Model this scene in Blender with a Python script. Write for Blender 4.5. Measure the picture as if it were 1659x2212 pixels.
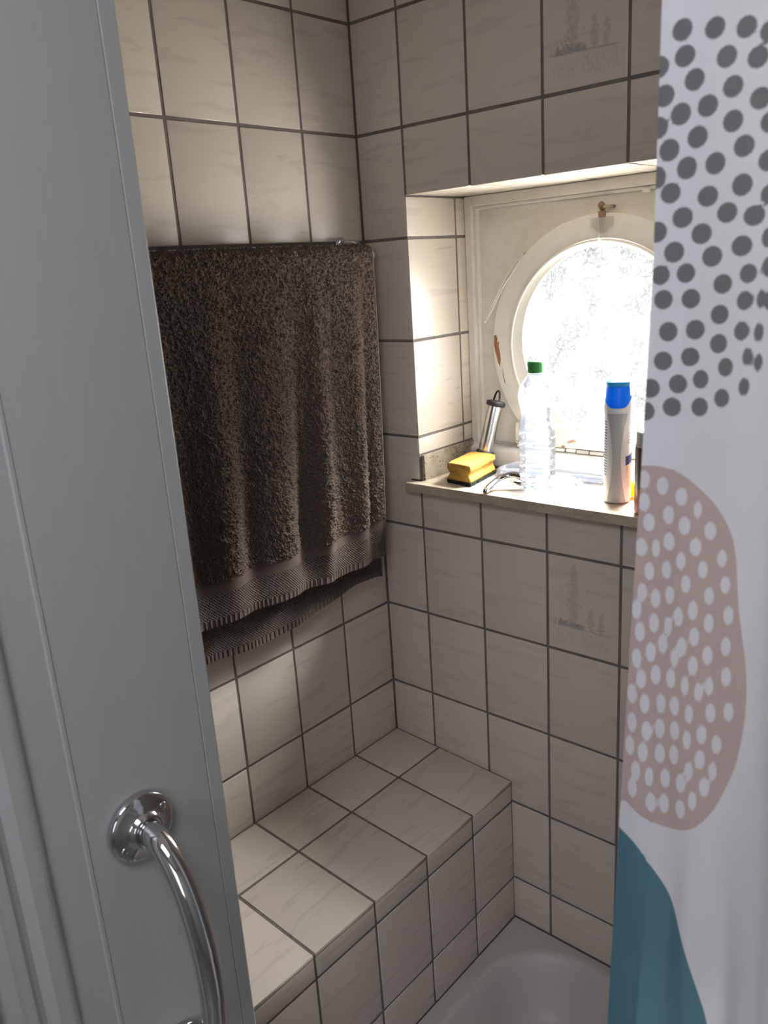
import bpy, bmesh, math, random
import numpy as np
from mathutils import Vector, Matrix

# ------------------------------------------------------------------ camera
SC = bpy.context.scene
for o in list(bpy.data.objects): bpy.data.objects.remove(o)
CAM = (1.2276, -1.3324, 1.7344)
F_PX, YAW, PITCH, ROLL = 1777.93, 0.7420, -0.2847, -0.0679
fw = Vector((-math.sin(YAW)*math.cos(PITCH), math.cos(YAW)*math.cos(PITCH), math.sin(PITCH)))
rt = fw.cross(Vector((0, 0, 1))).normalized(); up = rt.cross(fw)
cr, sr = math.cos(ROLL), math.sin(ROLL)
rt, up = cr*rt+sr*up, -sr*rt+cr*up
cam_data = bpy.data.cameras.new('camera'); cam = bpy.data.objects.new('camera', cam_data)
SC.collection.objects.link(cam); SC.camera = cam
cam.matrix_world = Matrix(((rt.x, up.x, -fw.x, CAM[0]), (rt.y, up.y, -fw.y, CAM[1]),
                           (rt.z, up.z, -fw.z, CAM[2]), (0, 0, 0, 1)))
cam_data.sensor_fit = 'VERTICAL'; cam_data.sensor_height = 36.0
cam_data.lens = F_PX/2212*36.0
cam_data.clip_start = 0.02
cam_data.dof.use_dof = True; cam_data.dof.focus_distance = 1.75; cam_data.dof.aperture_fstop = 11.5

# ------------------------------------------------------------------ light
W = bpy.data.worlds.new('world'); SC.world = W; W.use_nodes = True
wn = W.node_tree.nodes; wl = W.node_tree.links
bg = wn['Background']
tc = wn.new('ShaderNodeTexCoord'); sx = wn.new('ShaderNodeSeparateXYZ'); rp = wn.new('ShaderNodeValToRGB')
wl.new(tc.outputs['Generated'], sx.inputs[0]); wl.new(sx.outputs['Z'], rp.inputs[0])
rp.color_ramp.elements[0].position = 0.0; rp.color_ramp.elements[0].color = (0.74, 0.78, 0.75, 1)
rp.color_ramp.elements[1].position = 0.35; rp.color_ramp.elements[1].color = (0.90, 0.95, 1.0, 1)
wl.new(rp.outputs[0], bg.inputs['Color']); bg.inputs['Strength'].default_value = SKY = 1.3

def area(name, loc, target, sx_, sy_, power, col):
    l = bpy.data.lights.new(name, 'AREA'); l.shape = 'RECTANGLE'; l.size = sx_; l.size_y = sy_
    l.energy = power; l.color = col
    o = bpy.data.objects.new(name, l); SC.collection.objects.link(o); o.location = loc
    o.rotation_euler = (Vector(target)-Vector(loc)).to_track_quat('-Z', 'Y').to_euler(); return o
area('daylight_beside', (0.95, 1.30, 1.78), (0.43, 0.2, 1.58), 2.0, 2.4, 260, (1.0, 0.96, 0.90))
area('daylight_sky', (0.35, 1.70, 3.60), (0.43, 0.2, 1.57), 3.0, 2.2, 3400, (1.0, 0.97, 0.93))
area('daylight_ground', (0.30, 1.50, 0.20), (0.43, 0.7, 1.57), 3.2, 2.2, 720, (1.0, 0.94, 0.85))
area('rear_room_fill', (1.75, -2.66, 1.60), (1.0, 0.0, 1.3), 1.0, 1.0, 6.6, (0.93, 0.95, 1.0))  # added fill for curtain and back wall; the rear wall has no window
area('overhead_room_fill', (1.20, -1.66, 2.40), (1.20, -1.50, 0.0), 0.55, 0.55, 9.6, (0.90, 0.93, 1.0))  # added fill from above for curtain and panel; the ceiling has no opening
SC.view_settings.view_transform = 'Standard'; SC.view_settings.look = 'None'
SC.view_settings.exposure = 0.27; SC.view_settings.gamma = 1.0
SC.view_settings.use_curve_mapping = False
# ------------------------------------------------------------------ helpers
rng = np.random.default_rng(7); random.seed(7)

def mat(name, col=(.8, .8, .8), rough=.5, metal=0.0, spec=.5, **kw):
    m = bpy.data.materials.new(name); m.use_nodes = True
    b = m.node_tree.nodes['Principled BSDF']
    b.inputs['Base Color'].default_value = (*col, 1); b.inputs['Roughness'].default_value = rough
    b.inputs['Metallic'].default_value = metal; b.inputs['Specular IOR Level'].default_value = spec
    for k, v in kw.items(): b.inputs[k].default_value = v
    return m
class N:                                     # short node builder
    def __init__(s, m): s.m = m; s.t = m.node_tree; s.b = s.t.nodes['Principled BSDF']; s.out = s.t.nodes['Material Output']
    def n(s, kind, ins=None, **props):
        x = s.t.nodes.new('ShaderNode'+kind)
        for k, v in props.items(): setattr(x, k, v)
        for k, v in (ins or {}).items():
            if hasattr(v, 'node'): s.t.links.new(v, x.inputs[k])
            else: x.inputs[k].default_value = v
        return x
    def l(s, a, b): s.t.links.new(a, b)
    def math(s, op, a, b=0.0, clamp=False):
        x = s.n('Math', {0: a, 1: b}, operation=op); x.use_clamp = clamp; return x.outputs[0]
    def mix(s, f, a, b):
        x = s.n('Mix', data_type='RGBA'); 
        for i, v in ((0, f), (6, a), (7, b)):
            if hasattr(v, 'node'): s.l(v, x.inputs[i])
            else: x.inputs[i].default_value = v if i == 0 else (*v, 1)
        return x.outputs[2]
    def ramp(s, f, *stops):
        x = s.n('ValToRGB', {0: f}); e = x.color_ramp.elements
        while len(e) < len(stops): e.new(.5)
        for q, (p, c) in zip(e, stops): q.position = p; q.color = (*c, 1) if len(c) == 3 else c
        return x.outputs[0]
    def bump(s, h, strength=.3, dist=.002, normal=None):
        x = s.n('Bump', {'Height': h, 'Strength': strength, 'Distance': dist})
        if normal is not None: s.l(normal, x.inputs['Normal'])
        return x.outputs[0]

def woff(p):
    v = Vector((0, 0, 0))
    while p is not None: v += p.location; p = p.parent
    return v
def link(o, parent=None):
    SC.collection.objects.link(o)
    if parent is not None: o.parent = parent
    return o
def mesh(name, V, Fc, m, parent=None, smooth=False, uv=None, loc=None):
    """V in world coordinates; object origin at loc (default: the parent's origin)."""
    me = bpy.data.meshes.new(name)
    off = Vector(loc) if loc is not None else woff(parent)
    V = np.asarray(V, float).reshape(-1, 3)-np.array(off)
    me.from_pydata(V.tolist(), [], [list(map(int, f)) for f in Fc])
    me.materials.append(m); me.update()
    if smooth: me.shade_smooth()
    o = bpy.data.objects.new(name, me)
    o.location = off-woff(parent)
    return link(o, parent)
def bmobj(name, bm, m, parent=None, smooth=False, loc=None):
    bmesh.ops.recalc_face_normals(bm, faces=bm.faces)
    V = [v.co[:] for v in bm.verts]; bm.verts.index_update()
    Fc = [[v.index for v in f.verts] for f in bm.faces]; bm.free()
    return mesh(name, V, Fc, m, parent, smooth, loc=loc)
def empty(name, loc, label=None, cat=None, group=None, kind=None):
    o = bpy.data.objects.new(name, None); o.location = loc; o.empty_display_size = .05; link(o)
    tag(o, label, cat, group, kind); return o
def tag(o, label=None, cat=None, group=None, kind=None):
    for k, v in (('label', label), ('category', cat), ('group', group), ('kind', kind)):
        if v: o[k] = v
    return o
def bmbox(bm, lo, hi, bev=0.0, seg=2):
    r = bmesh.ops.create_cube(bm, size=1.0); vs = r['verts']
    lo, hi = Vector(lo), Vector(hi)
    for v in vs: v.co = Vector(((lo[i]+hi[i])/2+v.co[i]*(hi[i]-lo[i]) for i in range(3)))
    if bev:
        es = list({e for v in vs for e in v.link_edges})
        bmesh.ops.bevel(bm, geom=es, offset=bev, segments=seg, affect='EDGES', profile=.5)
def box(name, lo, hi, m, parent=None, bev=0.0, seg=2, smooth=False, loc=None):
    bm = bmesh.new(); bmbox(bm, lo, hi, bev, seg)
    o = bmobj(name, bm, m, parent, loc=loc)
    return o
def lathe(prof, c, n=48, axis=None, lobes=None):
    """prof: (r,z) list along axis at c.  returns V,F"""
    A = Vector(axis or (0, 0, 1)).normalized(); t = Vector((1, 0, 0)) if abs(A.x) < .9 else Vector((0, 1, 0))
    X = t.cross(A).normalized(); Y = A.cross(X)
    V = []; Fc = []
    for k, (r, z) in enumerate(prof):
        for i in range(n):
            a = 2*math.pi*i/n; rr, zz = r, z
            if lobes: rr, zz = lobes(k, a, r, z)
            V.append(Vector(c)+A*zz+X*(rr*math.cos(a))+Y*(rr*math.sin(a)))
    for k in range(len(prof)-1):
        for i in range(n):
            j = (i+1) % n; Fc.append((k*n+i, k*n+j, (k+1)*n+j, (k+1)*n+i))
    return V, Fc
def caps(V, Fc, n, bottom=True, top=True):
    L = len(V)//n
    if bottom: Fc.append(tuple(range(n))[::-1])
    if top: Fc.append(tuple(range((L-1)*n, L*n)))
    return V, Fc
def spline(P, k=8):
    P = [Vector(p) for p in P]; Q = [2*P[0]-P[1]]+P+[2*P[-1]-P[-2]]; out = []
    for i in range(1, len(Q)-2):
        a, b, c, d = Q[i-1:i+3]
        for j in range(k):
            t = j/k
            out.append(.5*((2*b)+(c-a)*t+(2*a-5*b+4*c-d)*t*t+(3*b-a-3*c+d)*t**3))
    return out+[P[-1]]
def tube(P, R, n=16, cap=True, squash=None):
    """tube along the points P, radius R (number or list)"""
    P = [Vector(p) for p in P]; L = len(P); R = R if hasattr(R, '__len__') else [R]*L
    V = []; Fc = []; T0 = (P[1]-P[0]).normalized()
    U = T0.cross(Vector((0, 0, 1)) if abs(T0.z) < .9 else Vector((0, 1, 0))).normalized()
    for i, p in enumerate(P):
        T = (P[min(i+1, L-1)]-P[max(i-1, 0)]).normalized()
        U = (U-T*U.dot(T)).normalized(); B = T.cross(U)
        for k in range(n):
            a = 2*math.pi*k/n; su, sb = squash if squash else (1, 1)
            V.append(p+U*(R[i]*su*math.cos(a))+B*(R[i]*sb*math.sin(a)))
    for i in range(L-1):
        for k in range(n):
            j = (k+1) % n; Fc.append((i*n+k, i*n+j, (i+1)*n+j, (i+1)*n+k))
    if cap: Fc += [tuple(range(n))[::-1], tuple(range((L-1)*n, L*n))]
    return V, Fc
def gridfaces(nu, nv): return [(i*nv+j, (i+1)*nv+j, (i+1)*nv+j+1, i*nv+j+1) for i in range(nu-1) for j in range(nv-1)]
def attr(o, name, arr):
    a = o.data.attributes.new(name, 'FLOAT', 'POINT'); a.data.foreach_set('value', np.asarray(arr, np.float32).ravel())

# ------------------------------------------------------------------ materials
def tile_mat(name, ink=False):
    m = mat(name, (.66, .62, .56), .16, spec=.5); k = N(m)
    uv = k.n('UVMap'); oi = k.n('ObjectInfo')
    off = k.n('VectorMath', {0: uv.outputs[0]}, operation='ADD')
    cx = k.n('CombineXYZ', {0: k.math('MULTIPLY', oi.outputs['Random'], 37.0), 1: k.math('MULTIPLY', oi.outputs['Random'], 91.0)})
    k.l(cx.outputs[0], off.inputs[1])
    sc = k.n('VectorMath', {0: off.outputs[0], 1: (6, 40, 1)}, operation='MULTIPLY')
    n1 = k.n('TexNoise', {'Vector': sc.outputs[0], 'Scale': 1.0, 'Detail': 3.0, 'Roughness': .5, 'Distortion': .4})
    col = k.ramp(n1.outputs['Fac'], (.22, (.622, .552, .489)), (.55, (.642, .568, .500)), (.85, (.650, .575, .505)))
    n3 = k.n('TexNoise', {'Vector': off.outputs[0], 'Scale': 14.0, 'Detail': 2.0})
    col = k.mix(k.math('MULTIPLY', k.math('SUBTRACT', n3.outputs['Fac'], .42, True), .5), col, (.64, .555, .46))
    if ink:
        at = k.n('Attribute', attribute_name='ink')
        col = k.mix(k.math('MULTIPLY', at.outputs['Fac'], .74, True), col, (.20, .20, .22))
    k.l(col, k.b.inputs['Base Color'])
    k.l(k.ramp(n1.outputs['Fac'], (.3, (.27,)*3), (.7, (.285,)*3)), k.b.inputs['Roughness'])
    n2 = k.n('TexNoise', {'Vector': off.outputs[0], 'Scale': 22.0, 'Detail': 2.0})
    k.l(k.bump(n2.outputs['Fac'], .12, .003), k.b.inputs['Normal'])
    return m
M_TILE = tile_mat('glazed_tile'); M_TILEINK = tile_mat('printed_tile', True)
M_GROUT = mat('grout', (.115, .10, .09), .9); k = N(M_GROUT)
nz = k.n('TexNoise', {'Scale': 60.0, 'Detail': 4.0}); k.l(k.ramp(nz.outputs['Fac'], (.3, (.135, .115, .102)), (.7, (.20, .175, .158))), k.b.inputs['Base Color'])
M_GROUTL = mat('light_grout', (.42, .39, .35), .9)
M_PLASTER = mat('plaster', (.44, .43, .41), .9)
M_CERAMIC = mat('tray_enamel', (.52, .485, .475), .42); k = N(M_CERAMIC)
nz = k.n('TexNoise', {'Scale': 420.0, 'Detail': 1.0}); k.l(k.bump(nz.outputs['Fac'], .06, .001), k.b.inputs['Normal'])
def paint_mat(name, col, dirt=.35, rough=.38):
    m = mat(name, col, rough); k = N(m)
    tco = k.n('TexCoord'); nz = k.n('TexNoise', {'Vector': tco.outputs['Object'], 'Scale': 26.0, 'Detail': 6.0, 'Roughness': .65})
    c2 = tuple(c*d for c, d in zip(col, (.86, .82, .74)))
    c = k.mix(k.math('MULTIPLY', k.math('SUBTRACT', nz.outputs['Fac'], .45, True), dirt*5, True), col, c2)
    k.l(c, k.b.inputs['Base Color'])
    n2 = k.n('TexNoise', {'Vector': tco.outputs['Object'], 'Scale': 90.0, 'Detail': 3.0})
    k.l(k.bump(n2.outputs['Fac'], .12, .0015), k.b.inputs['Normal'])
    return m
M_PAINT = paint_mat('old_white_paint', (.82, .79, .73)); M_BOARD = paint_mat('board_paint', (.76, .725, .66), .5)
M_PAINT2 = paint_mat('ledge_paint', (.72, .70, .66), .2)
M_PEEL = mat('peeling_paint', (.74, .71, .64), .45); k = N(M_PEEL)
tco = k.n('TexCoord'); mp = k.n('Mapping', {'Vector': tco.outputs['Object'], 'Scale': (1, 1, 2.4)})
nz = k.n('TexNoise', {'Vector': mp.outputs[0], 'Scale': 24.0, 'Detail': 7.0, 'Roughness': .6, 'Distortion': .8})
k.l(k.ramp(nz.outputs['Fac'], (.60, (.74, .71, .64)), (.625, (.55, .5, .42)), (.635, (.40, .22, .12)), (.75, (.32, .16, .08))), k.b.inputs['Base Color'])
k.l(k.bump(k.ramp(nz.outputs['Fac'], (.60, (1,)*3), (.63, (0,)*3)), .6, .0015), k.b.inputs['Normal'])
M_BARE = mat('bare_brown_wood', (.33, .15, .07), .8)
M_CAULK = mat('old_caulk', (.55, .50, .43), .8); k = N(M_CAULK)
nz = k.n('TexNoise', {'Scale': 70.0, 'Detail': 5.0}); k.l(k.ramp(nz.outputs['Fac'], (.4, (.22, .16, .11)), (.5, (.62, .58, .52)), (.7, (.7, .67, .6))), k.b.inputs['Base Color'])
def stone(name, a, b, pits):
    m = mat(name, a, .42); k = N(m); tco = k.n('TexCoord')
    mp = k.n('Mapping', {'Vector': tco.outputs['Object'], 'Scale': (1, 1.6, 2.2)})
    n1 = k.n('TexNoise', {'Vector': mp.outputs[0], 'Scale': 16.0, 'Detail': 7.0, 'Roughness': .62})
    col = k.ramp(n1.outputs['Fac'], (.3, b), (.55, a), (.75, tuple(min(1, c*1.15) for c in a)))
    v = k.n('TexVoronoi', {'Vector': mp.outputs[0], 'Scale': 75.0}, feature='F1')
    n2 = k.n('TexNoise', {'Vector': mp.outputs[0], 'Scale': 22.0, 'Detail': 3.0})
    sp = k.math('MULTIPLY', k.ramp(v.outputs['Distance'], (.20, (1,)*3), (.38, (0,)*3)), k.ramp(n2.outputs['Fac'], (.46, (0,)*3), (.54, (1,)*3)))
    col = k.mix(k.math('MULTIPLY', sp, pits), col, (.10, .06, .03))
    k.l(col, k.b.inputs['Base Color']); k.l(k.bump(sp, -.4, .001), k.b.inputs['Normal'])
    return m
M_STONE = stone('beige_marble', (.47, .40, .315), (.36, .295, .225), .25)
M_STONE2 = stone('pitted_marble', (.36, .305, .235), (.23, .18, .125), 1.0)
M_CHROME = mat('chrome', (.62, .62, .64), .07, 1.0)
M_STEEL = mat('brushed_steel', (.60, .59, .58), .26, 1.0)
k = N(M_STEEL); tco = k.n('TexCoord'); mp = k.n('Mapping', {'Vector': tco.outputs['Object'], 'Scale': (300, 300, 4)})
nz = k.n('TexNoise', {'Vector': mp.outputs[0], 'Scale': 1.0}); k.l(k.bump(nz.outputs['Fac'], .05, .001), k.b.inputs['Normal'])
M_RUBBER = mat('black_rubber', (.022, .022, .024), .55)
M_RUST = mat('rusty_iron', (.22, .11, .06), .8); k = N(M_RUST)
nz = k.n('TexNoise', {'Scale': 300.0, 'Detail': 3.0}); k.l(k.ramp(nz.outputs['Fac'], (.4, (.15, .06, .03)), (.55, (.30, .16, .09)), (.62, (.6, .54, .42))), k.b.inputs['Base Color'])
M_BRASS = mat('dull_brass', (.42, .36, .26), .4, .8)

def clear_mat(name, tint, tr, trans, gloss_rough=.08, bump=0.0, bscale=120.0):
    """thin clear plastic: transparent + a little translucent body + surface gloss"""
    m = bpy.data.materials.new(name); m.use_nodes = True; k = N(m); k.t.nodes.remove(k.b)
    a = k.n('BsdfTransparent', {'Color': (*tint, 1)}); b = k.n('BsdfTranslucent', {'Color': (*tint, 1)})
    d = k.n('BsdfDiffuse', {'Color': (*tint, 1)})
    g = k.n('BsdfGlossy', {'Roughness': gloss_rough, 'Color': (1, 1, 1, 1)})
    bd = k.n('MixShader', {0: .35, 1: b.outputs[0], 2: d.outputs[0]})
    s1 = k.n('MixShader', {0: trans, 1: a.outputs[0], 2: bd.outputs[0]})
    fr = k.n('LayerWeight', {'Blend': .35})
    f = k.math('ADD', k.math('MULTIPLY', fr.outputs['Fresnel'], tr), .02, True)
    s2 = k.n('MixShader', {0: f, 1: s1.outputs[0], 2: g.outputs[0]}); k.l(s2.outputs[0], k.out.inputs[0])
    if bump:
        tco = k.n('TexCoord'); v = k.n('TexVoronoi', {'Vector': tco.outputs['Object'], 'Scale': bscale}, feature='SMOOTH_F1')
        nb = k.bump(v.outputs['Distance'], bump, .003)
        for q in (b, d, g): k.l(nb, q.inputs['Normal'])
        k.l(nb, fr.inputs['Normal'])
    return m
# obscured window glass: hammered surface that scatters what is behind it
M_GLASS = bpy.data.materials.new('obscured_glass'); M_GLASS.use_nodes = True
k = N(M_GLASS); k.t.nodes.remove(k.b)
tco = k.n('TexCoord')
wv = k.n('TexNoise', {'Vector': tco.outputs['Object'], 'Scale': 38.0, 'Detail': 2.0})
wmix = k.n('Mix', {0: .035}, data_type='VECTOR'); k.l(tco.outputs['Object'], wmix.inputs[4]); k.l(wv.outputs['Color'], wmix.inputs[5])
mp = k.n('Mapping', {'Vector': wmix.outputs[1], 'Scale': (1.35, 1, 1)})
vo = k.n('TexVoronoi', {'Vector': mp.outputs[0], 'Scale': 74.0}, feature='SMOOTH_F1')
nb = k.bump(vo.outputs['Distance'], .9, .0045)
tp = k.n('BsdfTransparent', {'Color': (.97, .98, .98, 1)}); tl = k.n('BsdfTranslucent', {'Color': (.0125, .013, .0135, 1)}); k.l(nb, tl.inputs['Normal'])
tl2 = k.n('BsdfTranslucent', {'Color': (.9, .93, 1, 1)}); k.l(nb, tl2.inputs['Normal'])
gl = k.n('BsdfGlossy', {'Roughness': .12}); k.l(nb, gl.inputs['Normal'])
ve = k.n('TexVoronoi', {'Vector': mp.outputs[0], 'Scale': 74.0}, feature='DISTANCE_TO_EDGE')
vein = k.ramp(ve.outputs['Distance'], (.03, (1,)*3), (.13, (0,)*3))
pn = k.n('TexNoise', {'Vector': tco.outputs['Object'], 'Scale': 16.0, 'Detail': 2.0})
vein = k.math('MULTIPLY', vein, k.ramp(pn.outputs['Fac'], (.38, (.22,)*3), (.62, (.58,)*3)))
a1 = k.n('MixShader', {0: .006, 1: tp.outputs[0], 2: tl2.outputs[0]})
a2 = k.n('MixShader', {0: vein, 1: a1.outputs[0], 2: tl.outputs[0]})
a3 = k.n('MixShader', {0: .05, 1: a2.outputs[0], 2: gl.outputs[0]}); k.l(a3.outputs[0], k.out.inputs[0])
# ------------------------------------------------------------------ the room shell and its tiles
J = .0056; TH = .007; DEPTH = .0013           # joint width, tile thickness, how far the grout lies back
Z0, TZ, TW, AB, AA = 2.2, .203, .1553, .1201, .1506
WA = .1534
NX0, NX1, NZ0, NZ1, NY = .1201, .7413, 1.272, 1.874, .229
BD, BM, BZ, BS, RIM = .3363, .1337, .6478, .0554, .261
YEND = -.95; XR = 1.36; ZC = 2.42

def wallbox(name, boxes, m):
    bm = bmesh.new()
    for lo, hi in boxes: bmbox(bm, lo, hi)
    return tag(bmobj(name, bm, m), kind='structure')
g = DEPTH
wall_left = wallbox('wall_left', [((-.12, -2.7, 0), (-g, .33, ZC))], M_GROUT)
wall_back = wallbox('wall_back', [((-.12+.12, g, 0), (NX0-g, .24, ZC)), ((NX1+g, g, 0), (2.4, .24, ZC)),
                                  ((NX0-g, g, 0), (NX1+g, .24, NZ0)), ((NX0-g, g, NZ1+g), (NX1+g, .24, ZC))], M_GROUT)
wall_right = wallbox('wall_right', [((XR, -.9, 0), (XR+.1, 0, ZC))], M_PLASTER)
wall_room = wallbox('wall_room', [((2.4, -2.7, 0), (2.5, .24, ZC))], M_PLASTER)
wall_rear = wallbox('wall_rear', [((0, -2.8, 0), (2.5, -2.7, ZC))], M_PLASTER)
ceiling = wallbox('ceiling', [((-.12, -2.8, ZC), (2.5, .24, ZC+.1))], mat('ceiling_paint', (.66, .63, .58), .9))
M_FLOOR = mat('floor_tiles', (.23, .21, .20), .35); k = N(M_FLOOR)
tco = k.n('TexCoord'); bk = k.n('TexBrick', {'Vector': tco.outputs['Object'], 'Color1': (.24, .225, .21, 1), 'Color2': (.21, .20, .185, 1), 'Mortar': (.16, .14, .13, 1), 'Scale': 1.0, 'Mortar Size': .004, 'Brick Width': .3, 'Row Height': .3})
bk.offset = 0; k.l(bk.outputs['Color'], k.b.inputs['Base Color'])
floor = wallbox('floor', [((-.12, -2.8, -.1), (2.5, .24, 0.0))], M_FLOOR)

_tm = {}
def tile_mesh(w, h, axes):
    """rounded tile of w x h; front at local 0, body behind.  axes = (u, v, n) unit vectors"""
    key = (round(w, 4), round(h, 4), axes)
    if key in _tm: return _tm[key]
    U, Vv, Nn = (Vector(a) for a in axes); b = .0011
    V = []; uvs = []
    def ring(dw, d):
        for sx_, sy_ in ((-1, -1), (1, -1), (1, 1), (-1, 1)):
            p, q = sx_*(w/2-dw), sy_*(h/2-dw)
            V.append(U*p+Vv*q+Nn*d); uvs.append((p, q))
    ring(0, -TH); ring(0, -b); ring(b*.35, -b*.3); ring(b*1.2, 0)
    Fc = []
    for r in range(3):
        for i in range(4):
            j = (i+1) % 4; Fc.append((r*4+i, r*4+j, (r+1)*4+j, (r+1)*4+i))
    Fc.append((12, 13, 14, 15))
    me = bpy.data.meshes.new('tile'); me.from_pydata([v[:] for v in V], [], Fc); me.materials.append(M_TILE)
    ul = me.uv_layers.new(name='UVMap')
    for lp in me.loops: ul.data[lp.index].uv = uvs[lp.vertex_index]
    me.update(); me.shade_smooth()
    fl = me.polygons[-1]; fl.use_smooth = True
    _tm[key] = me; return me
def tile(parent, c, w, h, axes):
    if w < .012 or h < .008: return
    me = tile_mesh(w, h, axes); o = bpy.data.objects.new('tile', me)
    n = Vector(axes[2]); o.location = Vector(c)+n*random.uniform(-.0003, .0003)-woff(parent)
    o.rotation_euler = (random.uniform(-.0016, .0016), random.uniform(-.0016, .0016), random.uniform(-.0008, .0008))
    return link(o, parent)
AXB = ((1, 0, 0), (0, 0, 1), (0, -1, 0)); AXL = ((0, 1, 0), (0, 0, 1), (1, 0, 0)); AXR = ((0, -1, 0), (0, 0, 1), (-1, 0, 0))
AXD = ((1, 0, 0), (0, 1, 0), (0, 0, -1))
zrows = [ZC]+[Z0-j*TZ for j in range(0, 11)]
xcols = [0.0]+[AB+i*TW for i in range(0, 9)]
def cell(parent, fixed, a0, a1, z0, z1, which):
    w, h = a1-a0-J, z1-z0-J
    if which == 'B': return tile(parent, ((a0+a1)/2, fixed, (z0+z1)/2), w, h, AXB)
    if which == 'L': return tile(parent, (fixed, (a0+a1)/2, (z0+z1)/2), w, h, AXL)
    if which == 'R': return tile(parent, (fixed, (a0+a1)/2, (z0+z1)/2), w, h, AXR)
decor = []
for r in range(len(zrows)-1):
    zt, zb = zrows[r], max(zrows[r+1], RIM+.001)
    if zt < RIM+.02: break
    for c in range(len(xcols)-1):
        x0, x1 = xcols[c], min(xcols[c+1], XR)
        if x1-x0 < .01: continue
        if x1 < BD and zt < BZ-.02: continue              # behind the bench
        inside = x0 > NX0-.01 and x1 < NX1+.01
        if (r, c) in ((1, 3), (6, 3)): decor.append((x0, x1, zb, zt)); continue
        zb2 = zb
        if inside and zb < NZ1 and zt > NZ1: cell(wall_back, 0, x0, x1, NZ1-J/2, zt, 'B')
        elif inside and zt <= NZ1+.01 and zb >= NZ0: continue
        elif inside and zt > NZ0 and zb < NZ0: cell(wall_back, 0, x0, x1, zb, NZ0+J/2, 'B')
        else: cell(wall_back, 0, x0, x1, zb2, zt, 'B')
ycols = [0.0]+[-(AA+i*WA) for i in range(0, 6)]
for r in range(len(zrows)-1):
    zt, zb = zrows[r], max(zrows[r+1], BZ-.03)
    if zt < BZ+.02: break
    for c in range(len(ycols)-1): cell(wall_left, 0, ycols[c+1], ycols[c], zb, zt, 'L')
# niche reveals (left, right, top)
for r in range(len(zrows)-1):
    zt, zb = min(zrows[r], NZ1), max(zrows[r+1], 1.348)
    if zt-zb < .01 : continue
    for y0, y1 in ((0.0, .163), (.163, NY-.001)):
        cell(wall_back, NX0, y0-(.002 if y0 == 0 else 0), y1, zb, zt, 'L'); cell(wall_back, NX1, y0-(.002 if y0 == 0 else 0), y1, zb, zt, 'R')
for c in range(1, 5):
    for y0, y1 in ((-.002, .163), (.163, NY-.001)):
        x0, x1 = xcols[c], min(xcols[c+1], NX1)
        tile(wall_back, ((x0+x1)/2, (y0+y1)/2, NZ1), x1-x0-J, y1-y0-J, AXD)

# two scenic tiles: the print is ink on the glaze
def ink_field(nu, nv, seed):
    r = np.random.default_rng(seed); S = 4; A = np.zeros((nu*S, nv*S))
    def dab(u, v, ru, rv, s):
        i0, i1 = int((u-ru*1.5)*nu*S), int((u+ru*1.5)*nu*S)+1; j0, j1 = int((v-rv*1.5)*nv*S), int((v+rv*1.5)*nv*S)+1
        i0, j0 = max(i0, 0), max(j0, 0); i1, j1 = min(i1, nu*S), min(j1, nv*S)
        if i1 <= i0 or j1 <= j0: return
        I, Jx = np.meshgrid(np.arange(i0, i1)/(nu*S), np.arange(j0, j1)/(nv*S), indexing='ij')
        d = ((I-u)/ru)**2+((Jx-v)/rv)**2
        A[i0:i1, j0:j1] = np.maximum(A[i0:i1, j0:j1], s*np.clip(1.5-d, 0, 1))
    def tree(u, v0, v1, w, n, s):
        for _ in range(n):
            t = r.random(); hw = w*math.sin(math.pi*min(1, t*.92+.06))**.7*(1-.45*t)
            dab(u+r.normal()*hw*.5, v0+t*(v1-v0), .008+.01*r.random(), .006+.012*r.random(), s*(.4+.6*r.random()))
        dab(u, (v0*.7+v1*.3), .004, (v1-v0)*.33, s*.8)
    tree(.375, .33, .93, .10, 420, .45); tree(.62, .29, .50, .06, 90, .45); tree(.76, .28, .47, .05, 80, .45)
    for _ in range(190): u = r.uniform(.15, .52); dab(u, .272+abs(r.normal())*.03*(1.2-abs(u-.3)*3), .012, .010, r.uniform(.4, .95))
    for _ in range(120): u = r.uniform(.07, .90); dab(u, .27-.02*(u-.4)+r.normal()*.003, .014, .0035, r.uniform(.4, .9))
    for _ in range(6): dab(.11+r.normal()*.01, .28+r.random()*.05, .006, .012, .5)
    for _ in range(80): dab(r.uniform(.12, .38), r.uniform(.07, .22), .003, .012, r.uniform(.2, .5))
    for _ in range(140): u = r.uniform(.48, .90); dab(u, r.uniform(.09, .24), .003, .012, r.uniform(.2, .6))
    for u, v in ((.575, .69), (.63, .68), (.715, .71)): dab(u, v, .018, .004, .5); dab(u+.012, v-.012, .004, .010, .5)
    A = A.reshape(nu, S, nv, S).mean((1, 3)); return A
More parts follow.
